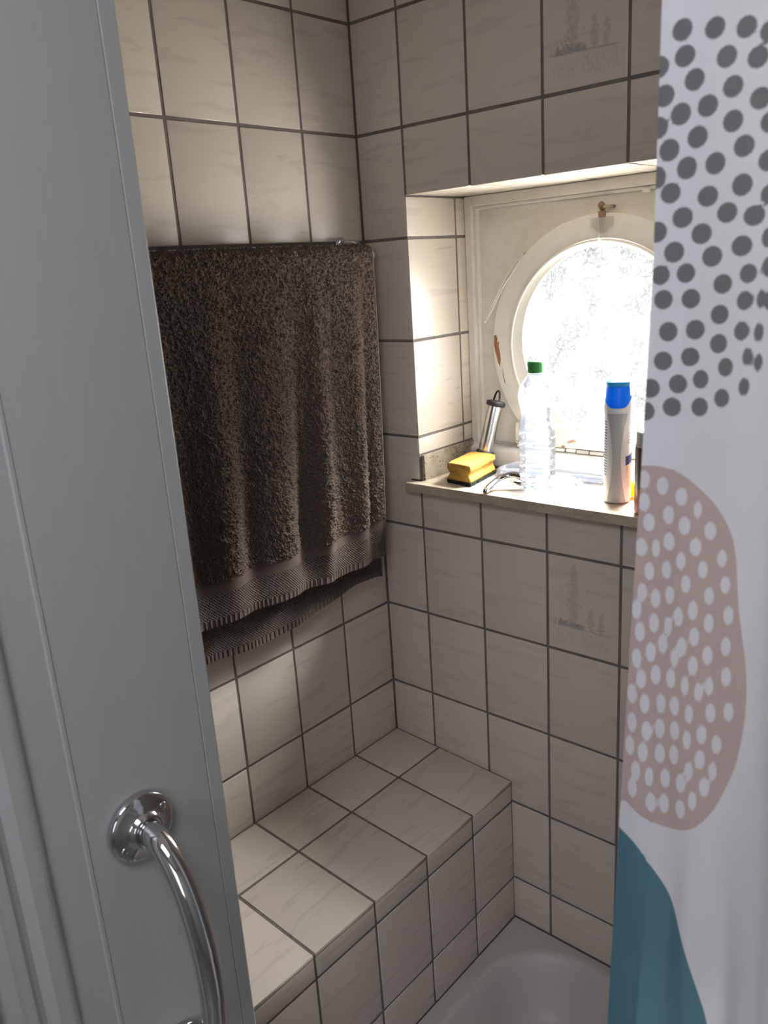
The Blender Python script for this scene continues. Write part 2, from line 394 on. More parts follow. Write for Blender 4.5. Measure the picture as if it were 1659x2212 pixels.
for q, (x0, x1, z0, z1) in enumerate(decor):
    nu, nv = 116, 152; w, h = x1-x0-J, z1-z0-J; c = ((x0+x1)/2, 0, (z0+z1)/2)
    U, Vv = np.meshgrid(np.linspace(-w/2, w/2, nu), np.linspace(-h/2, h/2, nv), indexing='ij')
    edge = np.minimum(np.minimum(U+w/2, w/2-U), np.minimum(Vv+h/2, h/2-Vv)); dy = np.where(edge < 1e-6, .0008, 0.0)
    P = np.stack([U+c[0], dy+c[1], Vv+c[2]], -1).reshape(-1, 3)
    Fc = [f[::-1] for f in gridfaces(nu, nv)][:]; n0 = len(P)
    bk_ = [(c[0]+sx_*w/2, TH, c[2]+sz*h/2) for sx_, sz in ((-1, -1), (1, -1), (1, 1), (-1, 1))]
    cor = [0, (nu-1)*nv, nu*nv-1, nv-1]
    Fc = [f for f in gridfaces(nu, nv)]
    bnd = [[i*nv for i in range(nu)], [(nu-1)*nv+j for j in range(nv)], [i*nv+nv-1 for i in range(nu-1, -1, -1)], [j for j in range(nv-1, -1, -1)]]
    for s_ in range(4): Fc.append(tuple(bnd[s_][::-1])+(n0+s_, n0+(s_+1) % 4))
    o = mesh('tile', np.vstack([P, bk_]), Fc, M_TILEINK, wall_back, True, loc=c)
    uvl = o.data.uv_layers.new(name='UVMap'); co = np.array([v.co[:] for v in o.data.vertices])
    for lp in o.data.loops: uvl.data[lp.index].uv = (co[lp.vertex_index][0], co[lp.vertex_index][2])
    attr(o, 'ink', np.concatenate([ink_field(nu, nv, 3+q).ravel(), np.zeros(4)]))
    o['label'] = 'tile printed with a faint grey sketch of trees and grass'

# bench
bench = empty('shower_bench', (BD/2, -.45, 0), 'tiled built-in bench with pale tile top below the brown towel', 'bench')
sl = lambda x: BZ-BS*x
yb0, yb1 = -.98, -.0005
V = [(.0005, yb0, .0), (BD-g, yb0, .0), (BD-g, yb1, .0), (.0005, yb1, .0), (.0005, yb0, sl(0)-g), (BD-g, yb0, sl(BD)-g), (BD-g, yb1, sl(BD)-g), (.0005, yb1, sl(0)-g)]
mesh('core', V, [(0, 3, 2, 1), (4, 5, 6, 7), (0, 1, 5, 4), (1, 2, 6, 5), (2, 3, 7, 6), (3, 0, 4, 7)], M_GROUT, bench)
rot = math.atan(BS)
bcols = [-.0008]+[-(AA+i*WA) for i in range(0, 6)]
for c in range(len(bcols)-1):
    y1, y0 = bcols[c], bcols[c+1]
    for x0, x1 in ((.001, BM), (BM, BD)):
        xm = (x0+x1)/2; w = x1-x0-J+(J/2+.0008 if x1 == BD else 0); xc = xm+(J/4 if x1 == BD else 0)
        o = tile(bench, (xc, (y0+y1)/2, sl(xc)), y1-y0-J, w, ((0, 1, 0), (-1, 0, 0), (0, 0, 1)))
        o.rotation_euler = (0, rot, 0)
    for zt, zb in ((sl(BD)-.0066, Z0-8*TZ), (Z0-8*TZ, Z0-9*TZ), (Z0-9*TZ, RIM+.001)):
        cell(bench, BD, y0, y1, zb, zt, 'L')

# shower tray
tray = empty('shower_tray', (.85, -.44, 0), 'white enamelled shower tray with rounded basin below the tiled bench', 'shower tray')
nx, ny = 110, 96
x0t, x1t, y0t, y1t = BD+.0005, XR-.002, -.88, -.0015
X, Yy = np.meshgrid(np.linspace(x0t, x1t, nx), np.linspace(y0t, y1t, ny), indexing='ij')
def rrect(px, py, ax, bx, ay, by, r):
    cx, cy, hx, hy = (ax+bx)/2, (ay+by)/2, (bx-ax)/2-r, (by-ay)/2-r
    qx, qy = np.abs(px-cx)-hx, np.abs(py-cy)-hy
    return np.hypot(np.maximum(qx, 0), np.maximum(qy, 0))+np.minimum(np.maximum(qx, qy), 0)-r
d = -rrect(X, Yy, BD+.040, XR-.05, -.84, -.030, .15)
t = np.clip((d+.006)/.085, 0, 1); Zt = RIM-.115*t*t*(3-2*t)-.012*np.clip((d-.08)/.2, 0, 1)+.0012*np.exp(-((d+.008)/.010)**2)
P = np.stack([X, Yy, Zt], -1).reshape(-1, 3)
mesh('basin', P, gridfaces(nx, ny), M_CERAMIC, tray, True)
bm = bmesh.new(); bmbox(bm, (x0t, y0t-.012, .002), (x1t, y0t, RIM), .004); bmobj('apron', bm, M_CERAMIC, tray)
V, Fc = lathe([(.001, .012), (.030, .012), (.034, .008), (.035, .0)], (.85, -.30, RIM-.127), 32); mesh('drain', V, Fc, M_CHROME, tray, True)

# partition with plastic cladding, beside the shower entrance
wall_entrance = wallbox('wall_entrance', [((.43, -2.7, 0), (.5415, -.886, ZC))], M_PLASTER)
M_CLAD = mat('grey_white_cladding', (.43, .435, .44), .42); k = N(M_CLAD)
tco = k.n('TexCoord'); mp = k.n('Mapping', {'Vector': tco.outputs['Object'], 'Scale': (260, 260, 7)})
nz = k.n('TexNoise', {'Vector': mp.outputs[0], 'Scale': 1.0, 'Detail': 4.0})
k.l(k.ramp(nz.outputs['Fac'], (.25, (.40, .40, .40)), (.6, (.418, .418, .418))), k.b.inputs['Base Color'])
k.l(k.bump(nz.outputs['Fac'], .06, .001), k.b.inputs['Normal'])
def extr(name, prof, z0, z1, m, parent, smooth=False):
    n = len(prof); V = [(x, y, z) for z in (z0, z1) for x, y in prof]
    Fc = [(i, (i+1) % n, n+(i+1) % n, n+i) for i in range(n)]+[tuple(range(n))[::-1], tuple(range(n, 2*n))]
    bm = bmesh.new(); vs = [bm.verts.new(v) for v in V]
    for f in Fc: bm.faces.new([vs[i] for i in f])
    return bmobj(name, bm, m, parent, smooth)
extr('edge_profile', [(.50, -.884), (.5475, -.884), (.549, -.8845), (.55, -.886), (.55, -.9005), (.5492, -.9012), (.5415, -.9012), (.5415, -.890), (.50, -.890)], 0, ZC-.001, M_CLAD, wall_entrance)
extr('cladding_panel', [(.5415, -.9016), (.5490, -.9016), (.5498, -.9024), (.5498, -1.042), (.5512, -1.0435), (.5512, -1.0465), (.5498, -1.048), (.5498, -1.083), (.5415, -1.083)], 0, ZC-.001, M_CLAD, wall_entrance)
arc = [(.5498+.010*math.sin(a)*.9, -1.083-.011*(1-math.cos(a))) for a in np.linspace(0, math.pi/2, 7)]
extr('casing', [(.5415, -1.083)]+arc+[(.559, -1.104), (.553, -1.108), (.551, -1.113), (.553, -1.118), (.556, -1.122), (.556, -1.130), (.5415, -1.130)], 0, ZC-.001, M_CLAD, wall_entrance)
for yy in (-1.131,):
    for i in range(0, 3):
        for j in range(0, 12): cell(wall_entrance, .5485, yy-.017-(i)*WA if i else yy-.017, yy if i == 0 else yy-.017-(i-1)*WA, j*TZ+.05, min(j*TZ+TZ+.05, ZC), 'L')
# ------------------------------------------------------------------ the porthole window
WX, WZ = .433, 1.561
win = empty('window_1', (WX, .2, 1.292), kind='structure')
win['label'] = 'round porthole window of obscured glass in a white painted board'
fx0, fx1, fz0, fz1 = NX0+.0005, NX1-.0005, 1.2925, NZ1-.0005
bm = bmesh.new()
bmbox(bm, (fx0, .193, 1.338), (.139, .2385, fz1), .002); bmbox(bm, (.139, .203, 1.338), (.146, .2385, 1.849), .0015)
bmobj('frame_stile', bm, M_PAINT, win)
bm = bmesh.new()
bmbox(bm, (.7225, .193, 1.338), (fx1, .2385, fz1), .002); bmbox(bm, (.7155, .203, 1.338), (.7225, .2385, 1.849), .0015)
bmobj('frame_stile', bm, M_PAINT, win)
bm = bmesh.new(); bmbox(bm, (.139, .193, 1.8525), (.7225, .2385, fz1), .002); bmbox(bm, (.139, .203, 1.846), (.7225, .2385, 1.8525), .0015)
bmobj('frame_head', bm, M_PAINT, win)
# sash board with round opening
n = 128; RO, RI = .2515, .2065; HB = .200
def rectpt(a, x0, x1, z0, z1):
    c, s = math.cos(a), math.sin(a)
    tx = ((x1-WX)/c if c > 0 else (x0-WX)/c) if abs(c) > 1e-6 else 1e9
    tz = ((z1-WZ)/s if s > 0 else (z0-WZ)/s) if abs(s) > 1e-6 else 1e9
    t = min(tx, tz); return WX+t*c, WZ+t*s
rx0, rx1, rz0, rz1 = .1462, .7153, 1.338, 1.8455
angs = sorted([2*math.pi*i/n for i in range(n)]+[math.atan2(z-WZ, x-WX) % (2*math.pi) for x in (rx0, rx1) for z in (rz0, rz1)])
n2 = len(angs); V = []; Fc = []
for a in angs: x, z = rectpt(a, rx0, rx1, rz0, rz1); V.append((x, .2125, z))
for a in angs: V.append((WX+HB*math.cos(a), .2125, WZ+.004+HB*math.sin(a)))
for a in angs: V.append((WX+HB*math.cos(a), .238, WZ+.004+HB*math.sin(a)))
for a in angs: x, z = rectpt(a, rx0, rx1, rz0, rz1); V.append((x, .238, z))
for r in range(3):
    for i in range(n2): j = (i+1) % n2; Fc.append((r*n2+i, r*n2+j, (r+1)*n2+j, (r+1)*n2+i))
mesh('sash_board', V, Fc, M_BOARD, win)
def annulus(name, loops, z_cut, m, parent, nseg=120, smooth=True, close=True):
    """loops: list of (R, y, zc) cut flat at z_cut"""
    V = []; Fc = []; L = len(loops)
    for R, y, zc, *xo in loops:
        a0 = math.asin(max(-1, min(1, (z_cut-zc)/R)))
        for i in range(nseg+1):
            a = a0+(math.pi-2*a0)*i/nseg; V.append((WX+(xo[0] if xo else 0)+R*math.cos(a), y, zc+R*math.sin(a)))
    m1 = nseg+1
    for l in range(L-(0 if close else 1)):
        for i in range(nseg):
            q = (l+1) % L; Fc.append((l*m1+i, l*m1+i+1, q*m1+i+1, q*m1+i))
    if close: Fc += [tuple(l*m1 for l in range(L)), tuple(l*m1+nseg for l in range(L))[::-1]]
    bm = bmesh.new(); vs = [bm.verts.new(v) for v in V]
    for f in Fc: bm.faces.new([vs[i] for i in f])
    o = bmobj(name, bm, m, parent, smooth)
    md = o.modifiers.new('es', 'EDGE_SPLIT'); md.split_angle = math.radians(40); return o
annulus('ring', [(RO, .2122, WZ), (RO, .2015, WZ), (RO-.0015, .2, WZ), (RI+.001, .2, WZ), (RI, .201, WZ), (RI, .2122, WZ)], 1.3955, M_PAINT, win)
ZG = 1.5705
annulus('glazing_bead', [(RI-.0004, .2095, 1.560), (RI-.0004, .1975, 1.560), (RI-.003, .1955, 1.560), (RI-.0055, .1962, 1.5605), (RI-.0065, .1985, 1.561), (.1885, .2040, 1.567, .002), (.1832, .2052, ZG, .0035), (.1832, .2095, ZG, .0035)], 1.3955, M_PAINT, win)
nseg = 96; V = []; 
zc = 1.3935; a0 = math.asin((zc-ZG)/.189)
for y in (.2080, .2118):
    for i in range(nseg): a = a0+(math.pi-2*a0)*i/(nseg-1); V.append((WX+.0035+.189*math.cos(a), y, ZG+.189*math.sin(a)))
Fc = [tuple(range(nseg)), tuple(range(nseg, 2*nseg))[::-1]]+[(i, (i+1) % nseg, nseg+(i+1) % nseg, nseg+i) for i in range(nseg)]
mesh('glass_pane', V, Fc, M_GLASS, win)
# lower rail with peeling paint, sealant blocks and the ledge under it
extr2 = lambda name, prof, x0, x1, m, parent, bev=.0: None
def extrx(name, prof, x0, x1, m, parent, bev=0.0):
    bm = bmesh.new(); n = len(prof); vs = [bm.verts.new((x, y, z)) for x in (x0, x1) for y, z in prof]
    for i in range(n): bm.faces.new([vs[i], vs[(i+1) % n], vs[n+(i+1) % n], vs[n+i]])
    bm.faces.new(vs[:n][::-1]); bm.faces.new(vs[n:])
    if bev: bmesh.ops.bevel(bm, geom=list(bm.edges), offset=bev, segments=2, affect='EDGES')
    return bmobj(name, bm, m, parent)
extrx('bottom_rail', [(.2122, 1.349), (.189, 1.349), (.186, 1.352), (.188, 1.392), (.193, 1.3975), (.2122, 1.4005)], .2425, .6235, M_PEEL, win, .0012)
random.seed(11); x = .246
while x < .62:
    L = random.uniform(.022, .062)
    bm = bmesh.new(); bmbox(bm, (x, .186+random.uniform(-.002, .002), 1.3405), (min(x+L, .622), .211, 1.3482+random.uniform(-.0004, .0006)), .0025)
    bmobj('sealant_block', bm, M_CAULK if random.random() < .45 else M_PAINT, win); x += L+random.uniform(.001, .004)
extrx('ledge', [(.2385, fz0), (.178, fz0), (.172, 1.298), (.1695, 1.312), (.169, 1.330), (.172, 1.3365), (.180, 1.3395), (.2385, 1.3402)], fx0+.012, fx1-.012, M_PAINT2, win, .0015)
box('dirt_joint', (.1465, .2035, 1.3403), (.2423, .2122, 1.3445), M_CAULK, win)
# flaked patches of bare wood
def patch(name, pts, y, m, parent, th=.0008):
    n = len(pts); V = [(x, y-th, z) for x, z in pts]+[(x, y, z) for x, z in pts]
    Fc = [tuple(range(n))[::-1]]+[(i, (i+1) % n, n+(i+1) % n, n+i) for i in range(n)]
    mesh(name, V, Fc, m, parent)
patch('flaked_patch', [(.1853, 1.582), (.190, 1.584), (.1935, 1.575), (.1925, 1.566), (.1975, 1.571), (.1960, 1.559), (.1985, 1.548), (.2005, 1.530), (.1985, 1.516), (.1935, 1.524), (.1905, 1.538), (.1868, 1.548), (.1842, 1.562)], .2, M_BARE, win, .0006)
patch('flaked_patch', [(.2035, 1.520), (.2052, 1.508), (.2085, 1.492), (.2118, 1.478), (.2095, 1.480), (.2060, 1.496)], .2, M_BARE, win, .0005)
# catch at the top of the sash
catch = empty('window_catch', (.4413, .2, 1.80)); catch.parent = win; catch.location = Vector((.4413, .2, 1.80))-win.location
bm = bmesh.new()
for a, b in (((.4345, .1935, 1.8045), (.4480, .2, 1.8165)),): bmbox(bm, a, b, .0012)
bmobj('rusty_catch', bm, M_RUST, catch)
V, Fc = tube(spline([(.4400, .206, 1.8165), (.4388, .196, 1.822), (.4400, .190, 1.8275), (.4432, .190, 1.8300), (.4452, .194, 1.8270), (.4446, .198, 1.8200)]), .0034, 10); mesh('rusty_hook', V, Fc, M_RUST, catch, True)
V, Fc = tube([(.4455, .192, 1.8235), (.4560, .203, 1.8235), (.4605, .211, 1.8235)], .0028, 10); mesh('catch_pin', V, Fc, M_BRASS, catch, True)
M_CLR = clear_mat('clear_plastic', (.985, .975, .95), .7, .16)
out = [(.4175, 1.8050), (.4345, 1.8050), (.4345, 1.8040), (.4480, 1.8040), (.4480, 1.8050), (.4655, 1.8050), (.4655, 1.7880), (.4600, 1.7870), (.4560, 1.7840), (.4510, 1.7790), (.4455, 1.7770), (.4370, 1.7770), (.4310, 1.7790), (.4270, 1.7835), (.4225, 1.7870), (.4175, 1.7880)]
bm = bmesh.new(); vs = [bm.verts.new((x, y, z)) for y in (.1945, .1975) for x, z in out]; nn = len(out)
for i in range(nn): bm.faces.new([vs[i], vs[(i+1) % nn], vs[nn+(i+1) % nn], vs[nn+i]])
bm.faces.new(vs[:nn]); bm.faces.new(vs[nn:][::-1]); bmobj('cover_plate', bm, M_CLR, catch)
box('guide_block', (.4352, .1895, 1.7800), (.4475, .1945, 1.8040), M_CLR, catch, .0012)
V, Fc = lathe([(.0008, .027), (.0022, .0245), (.0022, .019), (.0032, .017), (.0052, .011), (.0056, .006), (.0042, .001), (.0008, -.0008)], (.4368, .1945, 1.7530), 20); mesh('pull_knob', V, Fc, M_CLR, catch, True)
box('corner_stop', (.521, .196, 1.8405), (.536, .203, 1.8475), M_PAINT, win, .001)
# strip of sealant peeling off the ring
pa = spline([(.2640, .1985, 1.7485), (.2545, .196, 1.7395), (.2385, .192, 1.7235), (.2190, .190, 1.6970), (.2045, .189, 1.6715), (.1850, .189, 1.6410), (.1690, .189, 1.6110)])
pb = spline([(.2640, .1985, 1.7455), (.2560, .195, 1.7345), (.2440, .191, 1.7160), (.2240, .188, 1.6910), (.2090, .186, 1.6680), (.1910, .186, 1.6380), (.1690, .187, 1.6110)])
V, Fc = tube(pa, .0016, 8); V2, F2 = tube(pb, .0013, 8); o_ = len(V)
mesh('peeling_strip', list(V)+list(V2), list(Fc)+[tuple(i+o_ for i in f) for f in F2], mat('strip_white', (.78, .75, .69), .5), win, True)
patch('flaked_patch', [(.2585, 1.7500), (.2640, 1.7530), (.2680, 1.7525), (.2630, 1.7440), (.2545, 1.7330), (.2500, 1.7240), (.2490, 1.7290), (.2530, 1.7400)], .2118, M_RUST, win, .0012)
patch('flaked_patch', [(.2390, 1.7320), (.2440, 1.7340), (.2455, 1.7290), (.2410, 1.7275)], .2122, M_CAULK, win, .0012)

# sill and upstands
sill = empty('window_sill', (WX, .05, 1.272), 'beige marble window sill slab projecting from the tiled wall under the porthole', 'window sill')
SZ = 1.292; SF = -.025
bm = bmesh.new(); bmbox(bm, (.0955, SF, SZ-.0195), (NX1+.025, -.0012, SZ), .0012)
bmbox(bm, (NX0+.0008, -.0014, SZ-.0195), (NX1-.0008, .2385, SZ), .0004); bmobj('slab', bm, M_STONE, sill)
box('upstand', (NX0+.0003, .006, SZ+.0002), (NX0+.0085, .19, 1.3478), M_STONE2, sill, .0008)
box('upstand', (NX1-.0085, .006, SZ+.0002), (NX1-.0003, .19, 1.3478), M_STONE2, sill, .0008)
box('dirt_joint', (.0957, -.0012, SZ-.0005), (NX0-.001, .001, SZ+.0035), mat('dark_sealant', (.10, .075, .055), .9), sill)
# ------------------------------------------------------------------ things on the sill
S0 = SZ+.0004
# sponge
A = Vector((.2465, .009)); B_ = Vector((.1800, .0165)); C_ = Vector((.2275, .131))
eu = (B_-A); ev = (C_-A)
spo = empty('sponge', (.2050, .075, S0), 'yellow grooved cleaning sponge with dark green scourer lying on the marble sill', 'sponge')
prof = [(0.015, .0072), (.985, .0072), (.985, .0130), (.93, .0180), (.90, .0225), (.92, .0260), (.985, .0305), (1.01, .0345), (.995, .0405), (.955, .0432), (.5, .0440), (.045, .0432), (.005, .0405), (-.01, .0345), (.015, .0305), (.08, .0260), (.10, .0225), (.07, .0180), (.015, .0130)]
prof = [(p, q) for p, q in [tuple(v[:2]) for v in spline([(a, b, 0) for a, b in prof]+[(prof[0][0], prof[0][1], 0)], 3)][:-1]]
nl = 26; V = []; n = len(prof)
for i in range(nl):
    t = i/(nl-1); sh = 1-.035*(abs(2*t-1)**8)
    for p, q in prof:
        b = A+eu*(.5+(p-.5)*sh)+ev*(.012+.976*t); qq = .0072+(q-.0072)*(1-.03*abs(2*t-1)**6)
        j = Vector((random.gauss(0, 1), random.gauss(0, 1), random.gauss(0, 1)))*.00028
        V.append(Vector((b.x, b.y, S0+qq))+j)
Fc = [(i*n+a, i*n+(a+1) % n, (i+1)*n+(a+1) % n, (i+1)*n+a) for i in range(nl-1) for a in range(n)]+[tuple(range(n))[::-1], tuple(range((nl-1)*n, nl*n))]
M_SPONGE = mat('yellow_foam', (.46, .25, .042), .85, **{'Subsurface Weight': .25, 'Subsurface Radius': (.01, .006, .002), 'Subsurface Scale': .5}); k = N(M_SPONGE)
tco = k.n('TexCoord'); vo = k.n('TexVoronoi', {'Vector': tco.outputs['Object'], 'Scale': 420.0}); nz = k.n('TexNoise', {'Vector': tco.outputs['Object'], 'Scale': 55.0, 'Detail': 4.0})
k.l(k.ramp(nz.outputs['Fac'], (.28, (.25, .12, .022)), (.36, (.43, .235, .038)), (.7, (.49, .275, .047))), k.b.inputs['Base Color'])
k.l(k.bump(vo.outputs['Distance'], .5, .0015), k.b.inputs['Normal'])
mesh('foam_block', V, Fc, M_SPONGE, spo, True)
bm = bmesh.new(); nu, nv = 30, 46
pts = {}
for lay, z in ((0, .0004), (1, .0070)):
    for i in range(nu):
        for j in range(nv):
            p, t = i/(nu-1), j/(nv-1); ed = (i in (0, nu-1)) or (j in (0, nv-1))
            b = A+eu*(-.015+1.03*p)+ev*(-.006+1.012*t)
            r_ = random.gauss(0, .0009) if ed else 0
            pts[lay, i, j] = bm.verts.new((b.x+r_, b.y+random.gauss(0, .0009)*ed, S0+max(.0003, z+(random.gauss(0, .0005) if (ed and lay) else 0))))
for i in range(nu-1):
    for j in range(nv-1):
        bm.faces.new([pts[1, i, j], pts[1, i+1, j], pts[1, i+1, j+1], pts[1, i, j+1]]); bm.faces.new([pts[0, i, j], pts[0, i, j+1], pts[0, i+1, j+1], pts[0, i+1, j]])
for i in range(nu-1):
    for j in (0, nv-1): bm.faces.new([pts[0, i, j], pts[0, i+1, j], pts[1, i+1, j], pts[1, i, j]])
for j in range(nv-1):
    for i in (0, nu-1): bm.faces.new([pts[0, i, j], pts[0, i, j+1], pts[1, i, j+1], pts[1, i, j]])
M_SCOUR = mat('scourer', (.018, .032, .022), .95); k = N(M_SCOUR); nz = k.n('TexNoise', {'Scale': 260.0, 'Detail': 4.0}); k.l(k.bump(nz.outputs['Fac'], 1.0, .004), k.b.inputs['Normal'])
bmobj('scourer', bm, M_SCOUR, spo)

# steel tube with black ends, leaning in the corner of the niche
b0 = Vector((.1830, .1425, 1.3035)); t0 = Vector((.2030, .1755, 1.4435)); ax = (t0-b0).normalized(); Lt = (t0-b0).length
rod = empty('steel_tube', (b0.x, b0.y, S0), 'polished steel tube with black rubber ends and loop leaning behind the sponge', 'tube')
V, Fc = caps(*lathe([(.0152, .006), (.0159, .008), (.0159, Lt-.006), (.0152, Lt-.004)], b0, 48, ax), 48); mesh('tube_body', V, Fc, M_STEEL, rod, True)
V, Fc = caps(*lathe([(.0185, -.004), (.0200, -.002), (.0207, .004), (.0204, .0295), (.0192, .0325), (.0161, .0330)], b0, 48, ax), 48); mesh('rubber_foot', V, Fc, M_RUBBER, rod, True)
V, Fc = caps(*lathe([(.0161, Lt-.012), (.0195, Lt-.0115), (.0210, Lt-.009), (.0212, Lt-.004), (.0195, Lt-.001), (.0120, Lt+.0005)], b0, 48, ax), 48); mesh('rubber_cap', V, Fc, M_RUBBER, rod, True)
sx_v = Vector((.82, -.55, -.02)); sx_v = (sx_v-ax*sx_v.dot(ax)).normalized()
V, Fc = tube([t0+sx_v*(.0155*math.cos(a))+ax*(.024*math.sin(a)-.002) for a in np.linspace(math.pi, 0, 24)], .0021, 10); mesh('loop', V, Fc, M_RUBBER, rod, True)

# plastic bottle
bc = (.3715, .0665, S0)
bot = empty('water_bottle', bc, 'tall clear ribbed plastic bottle with green screw cap on the sill', 'bottle')
P = [(.0300, .0006), (.0335, .004), (.0352, .012), (.0358, .022), (.0360, .040), (.0350, .0425), (.0361, .045), (.0361, .060), (.0349, .063), (.0361, .066), (.0361, .083), (.0347, .0865), (.0360, .090), (.0360, .104), (.0346, .108), (.0357, .112), (.0352, .124), (.0336, .135), (.0320, .145), (.0313, .155), (.0322, .164), (.0343, .173), (.0359, .181), (.0362, .189), (.0350, .198), (.0318, .208), (.0265, .2165), (.0215, .2230), (.0168, .2270), (.0138, .2290), (.0134, .2320)]
def lob(kk, a, r, z):
    f = max(0, 1-z/.030); return r*(1-.10*f*(.5+.5*math.cos(5*a))), z+.0065*f*f*(.5+.5*math.cos(5*a))
Pd = [tuple(v[:2]) for v in spline([(r, z, 0) for r, z in P], 4)]
M_PET = clear_mat('clear_pet', (.84, .89, .97), .9, .085, .06, .25, 130.0)
V, Fc = lathe(Pd, bc, 72, None, lob); Fc.append(tuple(range(72))[::-1])
b_o = mesh('bottle_body', V, Fc, M_PET, bot, True)
V, Fc = caps(*lathe([(.0135, .2285), (.0165, .2290), (.0168, .2305), (.0165, .2320), (.0138, .2325), (.0136, .2400)], bc, 48), 48, False); mesh('neck_ring', V, Fc, clear_mat('neck_plastic', (.9, .94, .97), .8, .5), bot, True)
def rib(kk, a, r, z): return (r*(1+(.018 if int(a/(2*math.pi)*96) % 2 else 0)) if 2 <= kk <= 4 else r), z
V, Fc = caps(*lathe([(.0150, .2330), (.0163, .2335), (.0163, .2350), (.0165, .2360), (.0165, .2500), (.0160, .2535), (.0142, .2550)], bc, 96, None, rib), 96); mesh('screw_cap', V, Fc, mat('green_plastic', (.035, .25, .05), .4), bot, True)

# shampoo bottle: narrow side to the viewer
sc_ = Vector((.5455, .0640, S0)); fwd = Vector((-.38, .925, 0)).normalized(); sid = Vector((fwd.y, -fwd.x, 0))
sha = empty('shampoo_bottle', sc_, 'white shampoo bottle with blue flip cap standing on the sill', 'shampoo bottle')
def sect(hw, hd, z, n=64, pw=2.6):
    out = []
    for i in range(n):
        a = 2*math.pi*i/n; c, s = math.cos(a), math.sin(a)
        u = hw*math.copysign(abs(c)**(2/pw), c); w = hd*math.copysign(abs(s)**(2/pw), s)
        out.append(sc_+sid*u+fwd*w+Vector((0, 0, z)))
    return out
def loft(name, rows, m, parent, n=64, pw=2.6, capb=True, capt=True):
    V = []
    for hw, hd, z in rows: V += sect(hw, hd, z, n, pw)
    Fc = [(r*n+i, r*n+(i+1) % n, (r+1)*n+(i+1) % n, (r+1)*n+i) for r in range(len(rows)-1) for i in range(n)]
    if capb: Fc.append(tuple(range(n))[::-1])
    if capt: Fc.append(tuple(range((len(rows)-1)*n, len(rows)*n)))
    return mesh(name, V, Fc, m, parent, True)
sp3 = lambda L, k=4: [tuple(v) for v in spline(L, k)]
M_SHA = mat('pearl_white_plastic', (.74, .75, .74), .28, **{'Subsurface Weight': .2, 'Subsurface Radius': (.02, .02, .02), 'Subsurface Scale': .4})
body_rows = sp3([(.0215, .030, .0004), (.0245, .0335, .003), (.0248, .0345, .02), (.0243, .034, .06), (.0240, .0335, .10), (.0238, .033, .13), (.0240, .0325, .15), (.0246, .032, .165), (.0252, .0315, .176)])
loft('bottle_body', body_rows, M_SHA, sha, capt=False)
# shoulders: the body rises in points beside the cap
V = []; n = 64; rows = 6
for r in range(rows):
    t = r/(rows-1)
    for i in range(n):
        a = 2*math.pi*i/n; e = abs(math.cos(a))**3
        q = sect(.0252*(1-.02*t), .0315*(1-.03*t), .176, n)[i]; V.append(q+Vector((0, 0, t*(.0015+.020*e))))
Fc = [(r*n+i, r*n+(i+1) % n, (r+1)*n+(i+1) % n, (r+1)*n+i) for r in range(rows-1) for i in range(n)]
mesh('shoulder', V, Fc, M_SHA, sha, True)
M_BLUE = bpy.data.materials.new('blue_cap_plastic'); M_BLUE.use_nodes = True
k = N(M_BLUE); k.b.inputs['Base Color'].default_value = (.012, .15, .48, 1); k.b.inputs['Roughness'].default_value = .22
tl = k.n('BsdfTranslucent', {'Color': (.02, .33, .80, 1)}); ms = k.n('MixShader', {0: .45, 1: k.b.outputs[0], 2: tl.outputs[0]}); k.l(ms.outputs[0], k.out.inputs[0])
loft('flip_cap', sp3([(.0235, .0295, .168), (.0236, .0296, .180), (.0228, .0285, .195), (.0218, .0270, .2100), (.0213, .0262, .2150)], 3), M_BLUE, sha)
loft('cap_lid', [(.0215, .0266, .2155), (.0219, .0270, .2162), (.0219, .0270, .2225), (.0213, .0264, .2235)], mat('bright_blue_plastic', (.02, .33, .72), .2), sha)
# thumb recess plate on the cap, grey waisted side panel, label prints
def onside(name, f0, f1, z0, z1, m, parent, lift=.0004, nz_=24, na=10):
    """skin patch over the narrow side; f0(z), f1(z) give its angular limits measured from the viewer side"""
    V = []
    zs = np.linspace(z0, z1, nz_)
    br = np.array(body_rows)
    for z in zs:
        hw, hd = np.interp(z, br[:, 2], br[:, 0])+lift, np.interp(z, br[:, 2], br[:, 1])+lift
        for j in range(na+1):
            u = f0(z)+(f1(z)-f0(z))*j/na; pw = 2.6
            w = -hd*max(0, 1-(abs(u)/1.0)**pw)**(1/pw); V.append(sc_+sid*(hw*u)+fwd*w+Vector((0, 0, z)))
    Fc = [(i*(na+1)+j, i*(na+1)+j+1, (i+1)*(na+1)+j+1, (i+1)*(na+1)+j) for i in range(nz_-1) for j in range(na)]
    return mesh(name, V, Fc, m, parent, True)
wst = lambda z: .30+.42*abs((z-.083)/.085)**1.7
onside('side_panel', lambda z: -min(.74, wst(z)), lambda z: min(.74, wst(z)), .002, .168, mat('grey_plastic', (.44, .44, .43), .35), sha)
